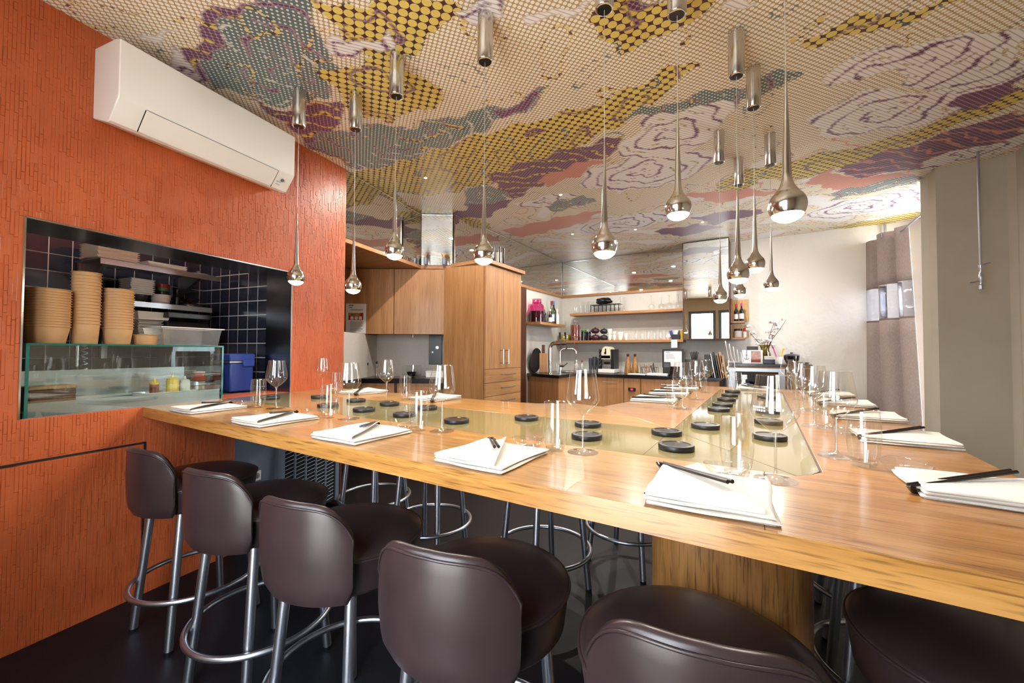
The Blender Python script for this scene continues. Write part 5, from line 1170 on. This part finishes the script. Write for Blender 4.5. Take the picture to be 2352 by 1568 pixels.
MB().box(-.052,.045,-.0035,-.002,.045,.145,Rx(-.1)).build('photo_upper',M['photo_pink'],ph,smooth=0); MB().box(-.052,.045,-.0035,-.002,.012,.06,Rx(-.1)).build('photo_lower',M['photo_red'],ph,smooth=0)
ds=MB().box(-.06,.06,-.003,.003,0,.20,Rx(-.08)).build('dark_sign',M['charcoal'],None,(-.11,5.70,SZ+.0005),0,smooth=0); tag(ds,'dark grey card sign behind the brochures','sign')
tl=thing('card_holder','dark business card holder with silver cards on the sideboard','holder',(.055,5.46,SZ+.0005)); MB().box(-.06,.06,-.05,.05,0,.05).build('tray',M['dark_liquid'],tl,bevel=.004); 
for q in range(5): MB().box(-.045,.045,-.002,.002,.01,.09-.008*q,Tr(0,.03-.016*q,0)@Rx(-.35)).build('card',M[['paper','steel','paper','steel','paper'][q]],tl,smooth=0)
pcu=thing('pen_cup','white pen cup with a yellow and a pink pen on the sideboard','pen cup',(.155,5.46,SZ+.0005)); MB().lathe([(0,.001),(.026,.001),(.031,.08),(.029,.08),(.025,.006),(0,.006)],20).build('cup',M['white'],pcu,smooth=50)
MB().tube([(.005,0,.01),(.03,0,.14),(.04,0,.17)],[.005,.007,.012],8).build('pen',M['yellow'],pcu); MB().tube([(-.01,0,.01),(-.055,.01,.17),(-.06,.01,.19)],[.005,.006,.016],8).build('pen',M['pink'],pcu)
vs_=thing('flower_vase','olive glass vase with cotton branches on the sideboard','vase',(.02,5.66,SZ+.0005)); M['olive_glass']=thin_glass('olive_glass',(.55,.48,.12),.02,1.5,2.5)
MB().lathe([(.03,.001),(.06,.02),(.07,.06),(.055,.12),(.04,.16),(.05,.20),(.062,.215)],24).build('glass',M['olive_glass'],vs_,smooth=60); MB().lathe([(0,.0008),(.03,.0008),(.03,.003),(0,.003)],20).build('base',M['olive_glass'],vs_)
M['twig']=P('twig',(110,74,58),.8); M['cotton']=P('cotton_boll',(244,238,236),.9,sheen=.4); M['husk']=P('husk',(128,82,64),.8)
rnd=random.Random(11)
def branch(pts,n,seed,sz=.019):
    br=MB().tube(pts,[.005-.0035*i/(len(pts)-1) for i in range(len(pts))],6).build('branch',M['twig'],vs_); r=random.Random(seed)
    P_=[Vector(p) for p in pts]
    for k in range(n):
        t=.32+.66*k/max(1,n-1); i=min(int(t*(len(P_)-1)),len(P_)-2); f_=t*(len(P_)-1)-i; c=P_[i].lerp(P_[i+1],f_)+Vector((r.uniform(-.035,.035),r.uniform(-.03,.03),r.uniform(-.02,.025)))
        b=MB()
        for j in range(4): b.ball(tuple(c+Vector((r.uniform(-.011,.011),r.uniform(-.01,.01),r.uniform(-.01,.01)))),sz*r.uniform(.6,.85),8,6)
        b.build('cotton_boll',M['cotton'],br,smooth=80)
        h=MB(); 
        for j in range(4): h.tube([tuple(c),tuple(c+Vector((r.uniform(-.03,.03),r.uniform(-.03,.03),r.uniform(-.028,.008))))],[.006,.001],5)
        h.build('husk',M['husk'],br)
branch([(0,0,.05),(.03,0,.25),(.06,-.01,.38),(.10,-.02,.50)],10,1); branch([(0,0,.05),(.05,.02,.24),(.09,.02,.36),(.12,.03,.45)],8,2); branch([(0,0,.05),(-.06,0,.24),(-.14,0,.34),(-.20,.0,.46)],7,3); branch([(0,0,.05),(.07,0,.28),(.15,0,.40),(.21,0,.505)],2,4,.014); branch([(0,0,.05),(-.01,.02,.22),(.02,.02,.30)],5,5)
lat('sauce_bowl','large black lidded bowl on the right end of the sideboard','bowl',(.27,5.52,SZ+.0005),[('body',[(0,.001),(.05,.001),(.055,.012),(.072,.05),(.074,.09),(.07,.09),(0,.05)],'lacquer'),('lid',[(.075,.09),(.076,.096),(.05,.11),(.012,.115),(.014,.128),(0,.13)],'smokeplastic')])
lat('small_plate','flat black dish beside the black bowl at the sideboard edge','dish',(.365,5.42,SZ+.0005),[('body',[(0,.001),(.05,.001),(.06,.022),(.056,.022),(0,.008)],'lacquer')])
# ------------------------------------------------------------------ curtain with clear band, on a ceiling rail
cr=thing('curtain_rail','thin steel curtain rail hanging from the ceiling by the window','rail',(0,0,0))
MB().tube([(1.145,5.90,CZ-.001),(1.145,5.90,2.375)],.011,10).build('hanger',M['tube'],cr); MB().tube([(1.145,5.925,2.372),(1.165,4.64,2.372)],.009,10).build('rod',M['tube'],cr)
cu=thing('curtain','brownish grey felt curtain with a clear band beside the bright window','curtain',(0,0,0))
base=[(.99,5.937),(1.015,5.86),(1.10,5.81),(1.105,5.70),(1.025,5.63),(1.05,5.53),(1.165,5.48),(1.115,5.39),(1.20,5.30)]
def cpt(u,z):
    k=u*(len(base)-1); i=min(int(k),len(base)-2); f_=k-i; p0=Vector((*base[max(i-1,0)],0)); p1=Vector((*base[i],0)); p2=Vector((*base[i+1],0)); p3=Vector((*base[min(i+2,len(base)-1)],0))
    q=.5*((2*p1)+(p2-p0)*f_+(2*p0-5*p1+4*p2-p3)*f_*f_+(3*p1-p0-3*p2+p3)*f_**3)
    s=(2.40-z)/2.4; return (q.x+.06*s*(u-.3),q.y-.22*s*max(0,u-.12),z)
def strip(z0,z1,mat,nm,nv=8):
    b=MB(); b.grid(lambda u,v:cpt(u,z0+(z1-z0)*v),64,nv); o=b.build(nm,M[mat],cu,smooth=80); md=o.modifiers.new('thickness','SOLIDIFY'); md.thickness=.004; return o
strip(1.90,2.42,'felt','upper_cloth'); strip(1.535,1.885,'vinyl','clear_band',4); strip(.03,1.52,'felt','lower_cloth',12); strip(1.883,1.902,'felt_band','seam_band',2); strip(1.518,1.537,'felt_band','seam_band',2)
for u in (.26,.62): 
    p=cpt(u,2.385); MB().tube([(p[0]-.006,p[1]+.022*math.cos(2*PI*k/20),p[2]+.022*math.sin(2*PI*k/20)) for k in range(20)],.005,6,True,M=None).build('eyelet',M['tube'],cu)
# ------------------------------------------------------------------ hanging rod with crank joint before the grey pier
hp=thing('crank_rod','thin steel rod with crank joint hanging before the grey pier','rod',(1.298,4.127,0))
MB().tube([(0,0,CZ-.001),(0,0,1.80)],.0075,10).build('rod',M['tube'],hp); MB().lathe([(0,1.63),(.012,1.632),(.012,1.66),(.008,1.665),(.008,1.69),(.013,1.70),(.013,1.73),(.009,1.74),(.009,1.77),(.012,1.775),(.012,1.80),(0,1.805)],16).build('joint',M['tube'],hp)
MB().tube([(0,0,1.795),(.045,-.01,1.81)],.006,8).build('pin',M['tube'],hp); MB().tube([(0,0,1.69),(-.05,.01,1.68)],.005,8).build('pin',M['tube'],hp)
